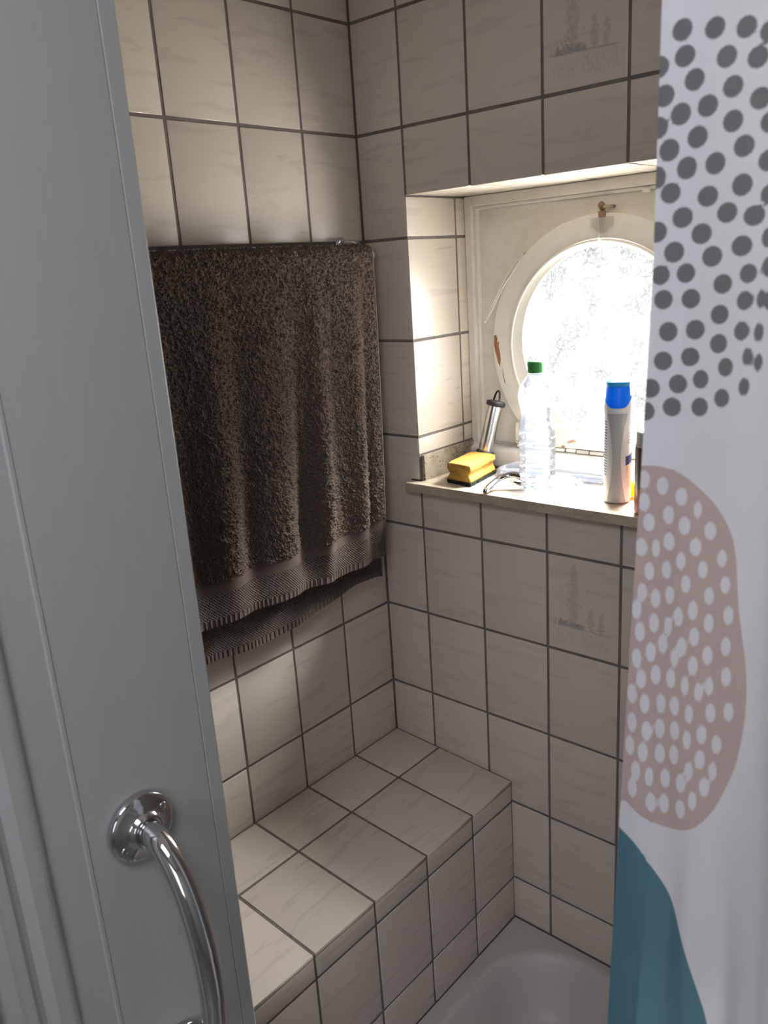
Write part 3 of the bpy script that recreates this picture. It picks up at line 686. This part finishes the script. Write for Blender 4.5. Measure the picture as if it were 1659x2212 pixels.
# front label on the broad right-hand side
def onbroad(name, a0, a1, z0, z1, m, parent, lift=.0005, side=1, na=14, nz_=10, skew=0.0):
    V = []; br = np.array(body_rows)
    for z in np.linspace(z0, z1, nz_):
        for j in range(na+1):
            w_ = a0+(a1-a0)*j/na; zz = z+skew*(w_-a0)
            hw, hd = np.interp(zz, br[:, 2], br[:, 0])+lift, np.interp(zz, br[:, 2], br[:, 1])+lift
            u = hw*max(0, 1-abs(w_)**2.6)**(1/2.6); V.append(sc_+sid*(u*side)+fwd*(hd*w_)+Vector((0, 0, zz)))
    Fc = [(i*(na+1)+j, i*(na+1)+j+1, (i+1)*(na+1)+j+1, (i+1)*(na+1)+j) for i in range(nz_-1) for j in range(na)]
    return mesh(name, V, Fc, m, parent, True)
onbroad('label_band', -.86, .80, .0725, .0890, mat('label_blue', (.025, .045, .22), .4), sha, skew=.006)
M_SWIRL = mat('label_orange', (.85, .22, .07), .4); k = N(M_SWIRL)
tco = k.n('TexCoord'); wv = k.n('TexWave', {'Vector': tco.outputs['Object'], 'Scale': 22.0, 'Distortion': 6.0, 'Detail': 1.0})
k.l(k.ramp(wv.outputs['Fac'], (.2, (.88, .62, .50)), (.5, (.85, .28, .10)), (.8, (.80, .10, .05))), k.b.inputs['Base Color'])
onbroad('label_swirl', -.80, .80, .030, .0722, M_SWIRL, sha, skew=.006)
def text_on(txt, size, w0, z, m, parent, side=1):
    cu = bpy.data.curves.new('label_text', 'FONT'); cu.body = txt; cu.size = size; cu.resolution_u = 3
    to = bpy.data.objects.new('tmp', cu); SC.collection.objects.link(to)
    dg = bpy.context.evaluated_depsgraph_get(); me = bpy.data.meshes.new_from_object(to.evaluated_get(dg))
    bpy.data.objects.remove(to)
    br = np.array(body_rows); V = []
    for v in me.vertices:
        w_ = w0+v.co.x/.033*side; zz = z+v.co.y
        if side < 0: w_ = w0-v.co.x/.033
        w_ = max(-.98, min(.98, w_)); hw, hd = np.interp(zz, br[:, 2], br[:, 0])+.0007, np.interp(zz, br[:, 2], br[:, 1])
        V.append(sc_+sid*(side*hw*max(0, 1-abs(w_)**2.6)**(1/2.6))+fwd*(hd*w_)+Vector((0, 0, zz)))
    Fc = [tuple(p.vertices) for p in me.polygons]
    mesh('label_text', V, Fc, m, parent)
M_TXT = mat('text_blue', (.05, .08, .25), .5); M_TXT2 = mat('text_grey', (.35, .34, .38), .5)
text_on('CLASSIC', .0115, -.80, .124, M_TXT2, sha); text_on('CLEAN', .0115, -.80, .112, M_TXT2, sha)
text_on('SI', .012, -.52, .146, M_TXT, sha)
for i in range(20):                       # fine print on the far side, too small to read in the photograph
    onbroad('label_fine_print', -.80, -.80+random.uniform(.25, .55), .152-i*.0052, .1537-i*.0052, M_TXT, sha, .0004, -1, 5, 2)

# dark bottle at the curtain edge and an added yellow tube in place of orange light on the sill
drk = empty('dark_bottle', (.640, .012, S0), 'dark brown bottle with red-orange base half hidden by the curtain', 'bottle')
dc = (.640, .012, S0)
V, Fc = caps(*lathe([(.030, .0005), (.033, .004), (.033, .048)], dc, 40), 40, True, False); mesh('bottle_base', V, Fc, mat('red_orange_plastic', (.42, .07, .03), .35), drk, True)
V, Fc = lathe([(.033, .048), (.033, .115), (.0325, .122)], dc, 40); mesh('bottle_body', V, Fc, mat('dark_brown_plastic', (.04, .028, .026), .3), drk, True)
V, Fc = caps(*lathe([(.0325, .122), (.031, .128), (.031, .146), (.029, .1485)], dc, 40), 40, False); mesh('bottle_cap', V, Fc, mat('grey_cap', (.34, .33, .33), .4), drk, True)
yl = empty('orange_light_tube', (.585, .135, S0), 'small added yellow tube standing in for orange light cast on the sill', 'tube')
M_YEL = clear_mat('yellow_plastic', (.95, .60, .06), .5, .75)
V, Fc = caps(*lathe([(.010, 0), (.0145, .002), (.0150, .01), (.0150, .085), (.0130, .090)], (.558, .093, S0+.0155), 32, (.98, .18, 0)), 32); mesh('tube_body', V, Fc, M_YEL, yl, True)
V, Fc = caps(*lathe([(.0142, .0905), (.0142, .108), (.012, .110)], (.558, .093, S0+.0155), 32, (.98, .18, 0)), 32); mesh('tube_cap', V, Fc, mat('orange_plastic', (.8, .25, .05), .4), yl, True)

# clear hose coiled on the sill
hs = empty('clear_hose', (.36, .14, S0), 'coiled clear plastic hose lying on the sill behind the ribbed bottle', 'hose')
M_HOSE = clear_mat('clear_hose_plastic', (.86, .90, 1.0), 1.0, .42, .07, .35, 260.0)
r1 = .0085
hp = [(.500, .158, S0+r1), (.462, .1515, S0+r1), (.430, .146, S0+r1), (.380, .140, S0+r1), (.320, .138, S0+r1), (.270, .126, S0+r1), (.2475, .118, S0+r1), (.2500, .139, S0+r1+.004), (.290, .149, S0+r1+.015), (.345, .152, S0+r1+.019), (.405, .152, S0+r1+.020), (.47, .150, S0+r1+.019), (.530, .146, S0+r1+.012), (.585, .140, S0+r1+.003)]
V, Fc = tube(spline(hp, 10), r1, 20, False); mesh('hose', V, Fc, M_HOSE, hs, True)
hp2 = [(.345, .104, S0+r1), (.375, .117, S0+r1), (.405, .119, S0+r1), (.432, .117, S0+r1)]
V, Fc = tube(spline(hp2, 10), [r1]*26+[r1*.95]*5, 20, False); mesh('hose_end', V, Fc, M_HOSE, hs, True)
V, Fc = lathe([(.0055, 0), (.0065, .001), (.0065, .012), (.0050, .0125)], (.432, .117, S0+r1), 20, (.99, -.06, 0)); mesh('hose_nozzle', V, Fc, M_HOSE, hs, True)

# chrome handle
ch = empty('chrome_handle', (.31, .02, S0), 'curved chrome handle lying on the sill between sponge and bottle', 'handle')
hp = spline([(0.3063, -0.0266, S0+0.0061), (0.3038, -0.0048, S0+0.0111), (0.3052, 0.0217, S0+0.0186), (0.3146, 0.0364, S0+0.0241), (0.3272, 0.0445, S0+0.0266), (0.3435, 0.0465, S0+0.0251), (0.3572, 0.0523, S0+0.0186)], 8)
RR = np.interp(np.linspace(0, 1, len(hp)), [0, .06, .15, .5, .8, 1], [.0040, .0066, .0070, .0064, .0075, .0080])
V, Fc = tube(hp, list(RR), 24); mesh('handle', V, Fc, M_CHROME, ch, True)
V, Fc = tube([(0.3242, 0.0405, S0+.0140), (0.3435, 0.0425, S0+.0105), (0.3612, 0.0503, S0+.0100)], [.003, .0042, .0042], 16); mesh('lever', V, Fc, M_CHROME, ch, True)
# ------------------------------------------------------------------ towel and its rail
RX, RZ, RR_ = .052, 1.768, .008
rail = empty('towel_rail', (RX, -.3, RZ), 'slim towel rail on the left tiled wall under the brown towel', 'towel rail')
V, Fc = tube([(RX, -.044, RZ), (RX, -.93, RZ)], RR_, 20); mesh('rod', V, Fc, M_CHROME, rail, True)
V, Fc = caps(*lathe([(.0100, 0), (.0110, .001), (.0110, .010), (.0095, .016), (.0050, .019), (.0008, .0195)], (RX, -.046, RZ), 24, (0, 1, 0)), 24, True, False); mesh('end_knob', V, Fc, clear_mat('clear_knob', (.9, .9, .9), 1.0, .35), rail, True)
for yy in (-.070, -.86):
    V, Fc = tube(spline([(.0012, yy, RZ+.020), (.014, yy, RZ+.0235), (.030, yy, RZ+.0245), (.044, yy, RZ+.0215), (.052, yy, RZ+.0125)], 6), .0058, 14); mesh('bracket', V, Fc, M_CHROME, rail, True)
    V, Fc = caps(*lathe([(.0165, 0), (.0165, .003), (.0120, .0055)], (.0008, yy, RZ+.020), 28, (1, 0, 0)), 28); mesh('bracket_plate', V, Fc, M_CHROME, rail, True)

TY0, TY1 = -.052, -.640                 # right and left edge
twl = empty('towel', (RX, -.34, RZ), 'dark brown terry bath towel folded over the rail on the left wall', 'towel')
# path of the cloth: front hem up, over the rod, down the back
LF, LB = .628, .708; PR = RR_+.0085
def smooth_noise(nu, nv, su, sv, seed):
    r = np.random.default_rng(seed).standard_normal((nu, nv))
    fu = np.fft.fftfreq(nu)[:, None]; fv = np.fft.fftfreq(nv)[None]
    a = np.fft.ifft2(np.fft.fft2(r)*np.exp(-2*(np.pi**2)*((fu*su)**2+(fv*sv)**2))).real
    return a/a.std()
def towel_pt(y, s):
    """y: array across the cloth, s: array along it (0 = front hem).  returns x,y,z"""
    arc = math.pi*PR; x = np.zeros_like(s); z = np.zeros_like(s)
    fr = s < LF; tp = (s >= LF) & (s <= LF+arc); bk = s > LF+arc
    th = np.clip((s-LF)/PR, 0, math.pi)
    x = RX+PR*np.cos(th); z = RZ+PR*np.sin(th)
    z = np.where(fr, RZ-(LF-s), z); z = np.where(bk, RZ-(s-LF-arc), z)
    dn = np.clip((RZ-z)/.63, 0, 1.15)
    yr = np.abs(y-TY0)                      # distance from the right edge
    f = 0
    for c, w, amp, dr in ((.040, .016, -.011, .010), (.075, .022, .011, .02), (.135, .020, -.004, .0), (.180, .020, .013, .030), (.232, .026, -.015, .036), (.300, .040, .008, .02), (.372, .026, -.010, .03), (.43, .03, .010, .02), (.50, .03, -.010, .02), (.56, .03, .008, .0)):
        f = f+amp*np.exp(-((yr-c-dr*(dn-.5))/w)**2)
    fold = f*(dn**1.1)*2.0*(1-.72*np.clip((dn-.78)/.2, 0, 1))
    x = x+np.where(fr, fold+.010*dn, 0)-np.where(bk, .3*fold*dn-.010*dn, 0)
    x = np.where(bk, np.maximum(x, .008), x)
    # hems hang lower away from the corner and the front drifts left of the corner as it falls
    z = z+np.where(fr, -.004*np.sin(yr*9)*dn, 0)
    z = z+np.where(bk, (.014*np.exp(-((yr-.03)/.11)**2)+.006*np.sin(yr*14))*dn**3, 0)
    yy = y-np.where(fr, .030*dn**1.5*np.exp(-yr/.25), 0)-np.where(bk, .012*dn, 0)
    return x, yy, z
ARC = math.pi*PR; STOT = LF+ARC+LB
PS = .00078
def cloth(name, s0, s1, res_s, res_y, m, amp=0.0, th=0.0, seed=0, ribs=0, y0=TY0, y1=TY1, kind=None):
    ns = int((s1-s0)/res_s)+2; nyy = int(abs(y1-y0)/res_y)+2
    s, y = np.meshgrid(np.linspace(s0, s1, ns), np.linspace(y0, y1, nyy), indexing='ij')
    x, yy, z = towel_pt(y, s); P = np.stack([x, yy, z], -1)
    du = np.gradient(P, axis=0); dv = np.gradient(P, axis=1); nn = np.cross(du, dv); nn /= np.linalg.norm(nn, axis=-1, keepdims=True)+1e-12
    # outward = away from the rod axis
    sg = np.sign((nn[..., 0]*(x-RX)+nn[..., 2]*(z-RZ+.0)*(np.abs(x-RX) < .012)).mean()) if s0 < LF < s1 else np.sign((nn[..., 0]*(x-RX)).mean())
    nn = nn*sg
    h = np.full_like(x, th)
    if amp:
        a = smooth_noise(ns, nyy, PS*1.5/res_s, PS/res_y, seed); b = smooth_noise(ns, nyy, PS*4/res_s, PS*3/res_y, seed+1)
        h = h+amp*(np.abs(a)*1.1-.6+.35*b)
        e = np.minimum((y0-y), (y-y1)); h = h*np.clip((y0-y)/.004, .15, 1)
    if ribs: h = h+ribs*np.maximum(0, np.sin(y/.0052*math.pi*1.0+1.3*np.sin(y*60)))
    P = P+nn*h[..., None]
    top = P.reshape(-1, 3); Fc = gridfaces(ns, nyy)
    if sg < 0: Fc = [f[::-1] for f in Fc]
    o = mesh(name, top, Fc, m, twl, True)
    return o
M_TERRY = mat('brown_terry', (.10, .075, .061), 1.0, spec=.15, **{'Sheen Weight': .25, 'Sheen Roughness': .5, 'Sheen Tint': (.55, .45, .38, 1)}); k = N(M_TERRY)
tco = k.n('TexCoord'); mp = k.n('Mapping', {'Vector': tco.outputs['Object'], 'Scale': (480, 700, 380)})
nz = k.n('TexNoise', {'Vector': mp.outputs[0], 'Scale': 1.0, 'Detail': 2.0, 'Distortion': 1.6})
k.l(k.ramp(nz.outputs['Fac'], (.32, (.045, .032, .025)), (.52, (.120, .089, .072)), (.72, (.185, .141, .116))), k.b.inputs['Base Color'])
k.l(k.bump(nz.outputs['Fac'], .8, .002), k.b.inputs['Normal'])
M_FLAT = mat('brown_flat_weave', (.10, .075, .065), .9, spec=.2)
M_HONEY = mat('brown_honeycomb_weave', (.10, .075, .065), .9, spec=.2); k = N(M_HONEY)
tco = k.n('TexCoord'); mp = k.n('Mapping', {'Vector': tco.outputs['Object'], 'Rotation': (math.radians(45), 0, 0), 'Scale': (1, 1, 1)})
se = k.n('SeparateXYZ', {0: mp.outputs[0]})
w1 = k.math('SINE', k.math('MULTIPLY', se.outputs['Y'], 2*math.pi/.0042)); w2 = k.math('SINE', k.math('MULTIPLY', se.outputs['Z'], 2*math.pi/.0042))
hh = k.math('MAXIMUM', w1, w2)
k.l(k.bump(hh, .9, .0016), k.b.inputs['Normal'])
k.l(k.ramp(k.math('MULTIPLY_ADD', hh, .5), (.2, (.045, .033, .028)), (.5, (.118, .091, .078))), k.b.inputs['Base Color'])
for nd in k.t.nodes:
    if nd.type == 'MATH' and nd.operation == 'MULTIPLY_ADD': nd.inputs[2].default_value = .5
cloth('terry_cloth', .082, LF+ARC, .00115, .00115, M_TERRY, .0017, .0020, 5)
cloth('terry_cloth', LF+ARC-.001, STOT-.085, .003, .003, M_TERRY, .0012, .0018, 9)
cloth('woven_border', .060, .0835, .002, .002, M_FLAT, 0, .0010)
cloth('woven_border', .014, .0605, .002, .002, M_HONEY, 0, .0014)
cloth('hem', .0005, .0145, .0018, .0011, M_FLAT, 0, .0012, ribs=.0016)
cloth('woven_border', STOT-.087, STOT-.062, .002, .002, M_FLAT, 0, .0010)
cloth('woven_border', STOT-.0625, STOT-.014, .002, .002, M_HONEY, 0, .0014)
cloth('hem', STOT-.0145, STOT, .0018, .0011, M_FLAT, 0, .0012, ribs=.0016)
s_ = np.linspace(.0, LF+ARC*.6, 120); x, y, z = towel_pt(np.full_like(s_, TY0), s_)
V, Fc = tube(list(zip(x+.0005, y, z)), .0022, 10); mesh('side_hem', V, Fc, mat('side_hem_brown', (.13, .10, .085), .9), twl, True)
s_ = np.linspace(LF+ARC*.6, STOT, 120); x, y, z = towel_pt(np.full_like(s_, TY0), s_)
V, Fc = tube(list(zip(x, y, z)), .0020, 10); mesh('side_hem', V, Fc, M_FLAT, twl, True)

# ------------------------------------------------------------------ grab bar on the partition
gb = empty('grab_bar', (.55, -.989, 1.067), 'bowed chrome grab bar screwed to the grey panel beside the shower', 'grab bar')
gz0, gz1, gx = 1.217, .922, .5515
for zf in (gz0, gz1):
    V, Fc = lathe([(.0352, 0), (.0358, .0012), (.0358, .0052), (.0345, .0072), (.0300, .0088), (.0205, .0112), (.0182, .0130), (.0172, .0165), (.0150, .0178), (.0126, .0170)], (gx, -.989, zf), 64, (1, 0, 0))
    fl_ = mesh('flange', V, Fc, M_CHROME, gb, True)
    for a in (math.radians(28), math.radians(208)):
        cy, cz = -.989+.0262*math.cos(a), zf+.0262*math.sin(a)
        V, Fc = caps(*lathe([(.0048, 0), (.0048, .0098), (.0036, .0102), (.0020, .0102), (.0016, .0085)], (gx, cy, cz), 20, (1, 0, 0)), 20); mesh('screw', V, Fc, M_STEEL, fl_, True)
zz_ = [(.556, gz0), (.575, gz0-.001), (.594, gz0-.009), (.612, gz0-.028), (.625, gz0-.055), (.634, gz0-.090), (.638, gz0-.125), (.639, (gz0+gz1)/2), (.638, gz1+.125), (.634, gz1+.090), (.625, gz1+.055), (.612, gz1+.028), (.594, gz1+.009), (.575, gz1+.001), (.556, gz1)]
V, Fc = tube(spline([(x, -.989, z) for x, z in zz_], 8), .0125, 32); mesh('bar', V, Fc, M_CHROME, gb, True)

# ------------------------------------------------------------------ shower curtain
GREY = [(1.0044,1.8592,0.0065,0.0064),(1.0238,1.8561,0.0062,0.0062),(1.0415,1.8528,0.0060,0.0061),(1.0541,1.8482,0.0058,0.0060),(1.0065,1.8448,0.0066,0.0064),(1.0312,1.8397,0.0062,0.0063),(1.0484,1.8361,0.0059,0.0061),(0.9905,1.8417,0.0068,0.0066),(1.0129,1.8310,0.0065,0.0065),(1.0356,1.8233,0.0062,0.0063),(1.0509,1.8146,0.0059,0.0063),(0.9945,1.8253,0.0068,0.0067),(1.0214,1.8154,0.0064,0.0065),(1.0365,1.8048,0.0062,0.0065),(1.0571,1.8014,0.0059,0.0063),(1.0051,1.8135,0.0067,0.0067),(1.0159,1.7991,0.0066,0.0067),(1.0435,1.7904,0.0062,0.0065),(1.0572,1.7809,0.0060,0.0064),(0.9908,1.8078,0.0070,0.0068),(0.9986,1.7941,0.0069,0.0069),(1.0273,1.7830,0.0064,0.0067),(1.0436,1.7692,0.0062,0.0067),(1.0595,1.7626,0.0060,0.0061),(1.0101,1.7825,0.0067,0.0069),(1.0237,1.7648,0.0066,0.0064),(1.0357,1.7544,0.0064,0.0063),(1.0511,1.7513,0.0062,0.0062),(0.9903,1.7791,0.0071,0.0071),(1.0003,1.7690,0.0069,0.0065),(1.0208,1.7434,0.0067,0.0065),(1.0452,1.7346,0.0063,0.0064),(1.0599,1.7383,0.0044,0.0063),(1.0084,1.7539,0.0069,0.0066),(1.0279,1.7296,0.0066,0.0066),(1.0497,1.7184,0.0051,0.0061),(1.0603,1.7217,0.0035,0.0064),(0.9919,1.7465,0.0072,0.0068),(1.0037,1.7336,0.0070,0.0068),(1.0351,1.7129,0.0061,0.0063),(1.0485,1.7025,0.0047,0.0062),(1.0577,1.7031,0.0029,0.0061),(1.0119,1.7204,0.0064,0.0064),(1.0341,1.6945,0.0059,0.0064),(1.0476,1.6843,0.0045,0.0063),(1.0573,1.6833,0.0029,0.0063),(1.0622,1.7018,0.0031,0.0061),(0.9951,1.7199,0.0067,0.0065),(1.0156,1.7046,0.0064,0.0065),(1.0343,1.6766,0.0057,0.0065),(1.0517,1.6687,0.0029,0.0062),(1.0580,1.6650,0.0027,0.0061),(0.9976,1.7045,0.0067,0.0066),(1.0193,1.6853,0.0064,0.0066),(1.0393,1.6620,0.0049,0.0063),(1.0508,1.6499,0.0033,0.0063),(1.0015,1.6841,0.0067,0.0067),(1.0166,1.6681,0.0065,0.0064),(1.0240,1.6539,0.0054,0.0065),(1.0379,1.6424,0.0050,0.0064),(0.9986,1.6651,0.0068,0.0066),(1.0093,1.6503,0.0067,0.0066),(1.0241,1.6359,0.0057,0.0066),(0.9904,1.6467,0.0070,0.0068),(1.0056,1.6348,0.0068,0.0067),(0.9871,1.6309,0.0071,0.0069)]
WHITE = [(1.0009,1.5797,0.0052,0.0070),(1.0145,1.5739,0.0051,0.0069),(1.0258,1.5662,0.0034,0.0069),(0.9875,1.5828,0.0054,0.0071),(0.9879,1.5665,0.0054,0.0072),(1.0059,1.5595,0.0052,0.0071),(0.9918,1.5521,0.0054,0.0072),(1.0173,1.5536,0.0051,0.0070),(1.0348,1.5526,0.0049,0.0069),(1.0069,1.5404,0.0052,0.0072),(1.0255,1.5397,0.0050,0.0070),(0.9867,1.5329,0.0055,0.0074),(0.9975,1.5338,0.0037,0.0073),(1.0158,1.5277,0.0042,0.0072),(1.0432,1.5344,0.0040,0.0069),(0.9931,1.5156,0.0045,0.0075),(1.0057,1.5191,0.0044,0.0073),(1.0311,1.5241,0.0041,0.0071),(1.0198,1.5114,0.0042,0.0073),(1.0462,1.5157,0.0040,0.0070),(0.9882,1.4986,0.0046,0.0076),(1.0086,1.5007,0.0044,0.0074),(1.0360,1.5057,0.0041,0.0072),(0.9982,1.4957,0.0045,0.0082),(1.0256,1.4929,0.0042,0.0080),(0.9842,1.4842,0.0047,0.0084),(1.0491,1.4939,0.0040,0.0077),(0.9976,1.4763,0.0045,0.0083),(1.0155,1.4858,0.0043,0.0081),(1.0366,1.4855,0.0041,0.0079),(0.9873,1.4670,0.0047,0.0085),(1.0081,1.4764,0.0037,0.0082),(1.0273,1.4731,0.0042,0.0081),(1.0046,1.4615,0.0045,0.0084),(1.0485,1.4703,0.0040,0.0079),(0.9958,1.4526,0.0046,0.0085),(1.0188,1.4631,0.0044,0.0082),(1.0368,1.4608,0.0042,0.0081),(0.9853,1.4449,0.0047,0.0087),(1.0137,1.4529,0.0037,0.0084),(1.0273,1.4505,0.0043,0.0083),(0.9892,1.4290,0.0047,0.0088),(1.0000,1.4350,0.0046,0.0086),(1.0114,1.4357,0.0045,0.0085),(1.0497,1.4472,0.0041,0.0081),(1.0222,1.4332,0.0036,0.0084),(1.0319,1.4309,0.0035,0.0084),(1.0388,1.4372,0.0035,0.0082),(0.9924,1.4092,0.0047,0.0089),(1.0045,1.4131,0.0046,0.0088),(1.0151,1.4144,0.0045,0.0086),(1.0260,1.4115,0.0036,0.0086),(1.0405,1.4161,0.0042,0.0084),(1.0525,1.4204,0.0041,0.0082),(0.9822,1.4142,0.0048,0.0089),(0.9827,1.3901,0.0049,0.0091),(0.9945,1.3866,0.0048,0.0091),(1.0043,1.3919,0.0047,0.0089),(1.0158,1.3942,0.0045,0.0088),(1.0253,1.3898,0.0037,0.0087),(1.0353,1.3971,0.0043,0.0086),(0.9814,1.3693,0.0049,0.0093),(0.9922,1.3675,0.0048,0.0092),(1.0049,1.3704,0.0047,0.0091),(1.0159,1.3736,0.0046,0.0090),(1.0456,1.3918,0.0042,0.0085),(1.0348,1.3761,0.0044,0.0088),(0.9868,1.3490,0.0049,0.0094),(1.0275,1.3639,0.0037,0.0089),(1.0438,1.3688,0.0035,0.0087),(0.9976,1.3474,0.0040,0.0093),(1.0095,1.3503,0.0047,0.0092),(1.0219,1.3514,0.0046,0.0091),(1.0387,1.3538,0.0044,0.0089),(0.9843,1.3329,0.0050,0.0096),(0.9993,1.3255,0.0048,0.0095),(1.0092,1.3274,0.0047,0.0094),(1.0308,1.3395,0.0037,0.0091),(1.0222,1.3284,0.0046,0.0093)]
BLOB = [(0.9746,1.5915),(0.9843,1.5925),(0.9977,1.5934),(1.0126,1.5904),(1.0274,1.5802),(1.0384,1.5698),(1.0478,1.5538),(1.0518,1.5360),(1.0535,1.5176),(1.0555,1.4989),(1.0583,1.4802),(1.0614,1.4613),(1.0634,1.4418),(1.0636,1.4214),(1.0621,1.4000),(1.0588,1.3773),(1.0524,1.3550),(1.0457,1.3364),(1.0366,1.3208),(1.0269,1.3116),(1.0146,1.3072),(1.0019,1.3074),(0.9909,1.3111),(0.9775,1.3182),(0.9615,1.3218),(0.9589,1.5495)]
TEAL = [(0.9665,1.2940),(0.9762,1.2883),(0.9894,1.2819),(1.0031,1.2636),(1.0146,1.2443),(1.0262,1.2175),(1.0358,1.1895),(1.0433,1.1626),(1.0485,1.1388),(1.0549,1.0916),(1.0608,1.0095),(0.9606,0.9221)]

YC = -.80
cur = empty('shower_curtain', (1.17, YC, .19), 'white translucent shower curtain with grey dots, pink spotted blob and teal patch', 'shower curtain')
zq = [.20, 1.0811, 1.354, 1.550, 1.7185, 1.8777, 2.20]; xq = [.935, .9649, .9755, .9837, .9900, .9914, .9920]
def edge_x(z): return np.interp(z, zq, xq)
rs = .0026
zs = np.arange(.276, 2.1201, rs); ss = np.arange(0, .3881, rs)
Zc, Sc = np.meshgrid(zs, ss, indexing='ij'); Xc = edge_x(Zc)+Sc
def sdf_ell(L, X, Z, sc=.95):
    d = np.full_like(X, 1.0)
    for cx, cz, rx, rz in L:
        q = np.hypot((X-cx)/rx, (Z-cz)/rz)/sc; d = np.minimum(d, (q-1)*min(rx, rz))
    return d
def sdf_poly(P, X, Z):
    P = [v[:2] for v in spline([(a, b, 0) for a, b in P]+[(P[0][0], P[0][1], 0)], 4)][:-1]
    d = np.full_like(X, 9.0); ins = np.zeros(X.shape, bool); n = len(P)
    for i in range(n):
        a, b = P[i], P[(i+1) % n]; e = (b[0]-a[0], b[1]-a[1]); w0, w1 = X-a[0], Z-a[1]
        t = np.clip((w0*e[0]+w1*e[1])/(e[0]**2+e[1]**2+1e-12), 0, 1)
        d = np.minimum(d, np.hypot(w0-e[0]*t, w1-e[1]*t))
        c = (a[1] > Z) != (b[1] > Z)
        xi = a[0]+(Z-a[1])*e[0]/(e[1] if abs(e[1]) > 1e-9 else 1e-9); ins ^= c & (X < xi)
    return np.where(ins, -d, d)
# the print goes on in the same pattern past what the photograph shows
more = []
r_ = random.Random(3)
zz = 2.14
while zz > 1.62:
    xx = 1.105+r_.uniform(0, .02)
    while xx < 1.42:
        if zz < 1.90: more.append((xx+r_.uniform(-.004, .004), zz+r_.uniform(-.004, .004), .0125, .0135))
        xx += .038
    zz -= .030
for row in range(7):
    for c in range(12): more.append((.985+c*.037+(row % 2)*.018, 1.925+row*.031, .0135, .0140))
sg_ = sdf_ell(GREY+more, Xc, Zc); sw_ = sdf_ell([(a, b, c*.80, d*.95) for a, b, c, d in WHITE], Xc, Zc, 1.0); sb_ = sdf_poly(BLOB, Xc, Zc); st_ = sdf_poly(TEAL, Xc, Zc)
def folds(X, Z, S):
    f = .010*np.sin((X-1.02)*38+.6*np.sin(Z*2.2))*np.clip((S-.05)/.10, 0, 1)
    f = f+.020*np.clip((X-1.045)/.05, 0, 1)**1.5*np.sin((X-1.0)*46)
    f = f+.0015*np.sin(X*170+Z*9)*np.exp(-((Z-1.1)/.35)**2)
    f = f+.0030*np.exp(-((X-1.02-.12*(Z-1.25))/.010)**2)*np.exp(-((Z-1.28)/.10)**2)
    f = f+.0035*np.sin((X-.97)*2*math.pi/.045+2*Z)*np.clip((1.40-Z)/.3, 0, 1)
    f = f-.0009*np.exp(-((S-.0265)/.0012)**2)+.0006*np.exp(-((S-.023)/.0015)**2)
    return f
Yc = YC+folds(Xc, Zc, Sc)
# panel and turned-back hem flap
M_CUR = bpy.data.materials.new('printed_curtain'); M_CUR.use_nodes = True; k = N(M_CUR); k.t.nodes.remove(k.b)
def stp(an, w=.0004):
    a = k.n('Attribute', attribute_name=an); x = k.n('MapRange', {'Value': a.outputs['Fac'], 'From Min': -w, 'From Max': w, 'To Min': 1.0, 'To Max': 0.0}); return x.outputs[0]
c = k.mix(stp('grey'), (.86, .855, .905), (.225, .223, .235))
blob = k.math('MULTIPLY', stp('blob'), k.math('SUBTRACT', 1.0, stp('white')))
c = k.mix(blob, c, (.64, .51, .485)); c = k.mix(stp('teal'), c, (.135, .265, .345))
tco = k.n('TexCoord'); nz = k.n('TexNoise', {'Vector': tco.outputs['Object'], 'Scale': 14.0, 'Detail': 3.0})
nb = k.bump(nz.outputs['Fac'], .25, .01)
df = k.n('BsdfDiffuse', {'Color': c, 'Normal': nb}); tr = k.n('BsdfTranslucent', {'Color': c, 'Normal': nb})
mx = k.n('MixShader', {0: .42, 1: df.outputs[0], 2: tr.outputs[0]}); k.l(mx.outputs[0], k.out.inputs[0])
nz_, ns_ = Zc.shape
o = mesh('curtain_panel', np.stack([Xc, Yc, Zc], -1).reshape(-1, 3), gridfaces(nz_, ns_), M_CUR, cur, True)
for nm, a in (('grey', sg_), ('white', sw_), ('blob', sb_), ('teal', st_)): attr(o, nm, a)
kf = int(.030/rs)+1
Xf, Zf = Xc[:, :kf], Zc[:, :kf]; wf = np.interp(Zf, [1.0, 1.9], [.85, 1.12])
Xf = edge_x(Zf)+(Xf-edge_x(Zf))*wf
t_ = np.clip(Sc[:, :kf]/.006, 0, 1)
Yf = YC+folds(Xf, Zf, Sc[:, :kf])+.0035*np.sqrt(t_)
o = mesh('folded_hem', np.stack([Xf, Yf, Zf], -1).reshape(-1, 3), gridfaces(nz_, kf), M_CUR, cur, True)
mir = 2*edge_x(Zf)-Xf
for nm, a in (('grey', sdf_ell([(2*float(edge_x(z))-x-.012, z+.008, rx, rz) for x, z, rx, rz in GREY+more if x < 1.06], Xf, Zf)), ('white', sdf_ell(WHITE, Xf+.012, Zf+.01)), ('blob', sdf_poly(BLOB, mir, Zf)), ('teal', sdf_poly(TEAL, mir, Zf))): attr(o, nm, a)
rod_ = empty('curtain_rod', (.95, YC, 2.14), 'straight chrome rod carrying the printed shower curtain across the entrance', 'curtain rod')
V, Fc = tube([(.5, YC, 2.14), (XR-.001, YC, 2.14)], .0125, 20); mesh('rod', V, Fc, M_CHROME, rod_, True)
for q in range(9):
    xr = 1.005+q*.043; V = []; Fc = []
    V, Fc = tube([(xr, YC+.021*math.cos(a), 2.128+.026*math.sin(a)) for a in np.linspace(0, 2*math.pi, 25)], .0016, 8, False); mesh('ring', V, Fc, M_CHROME, rod_, True)
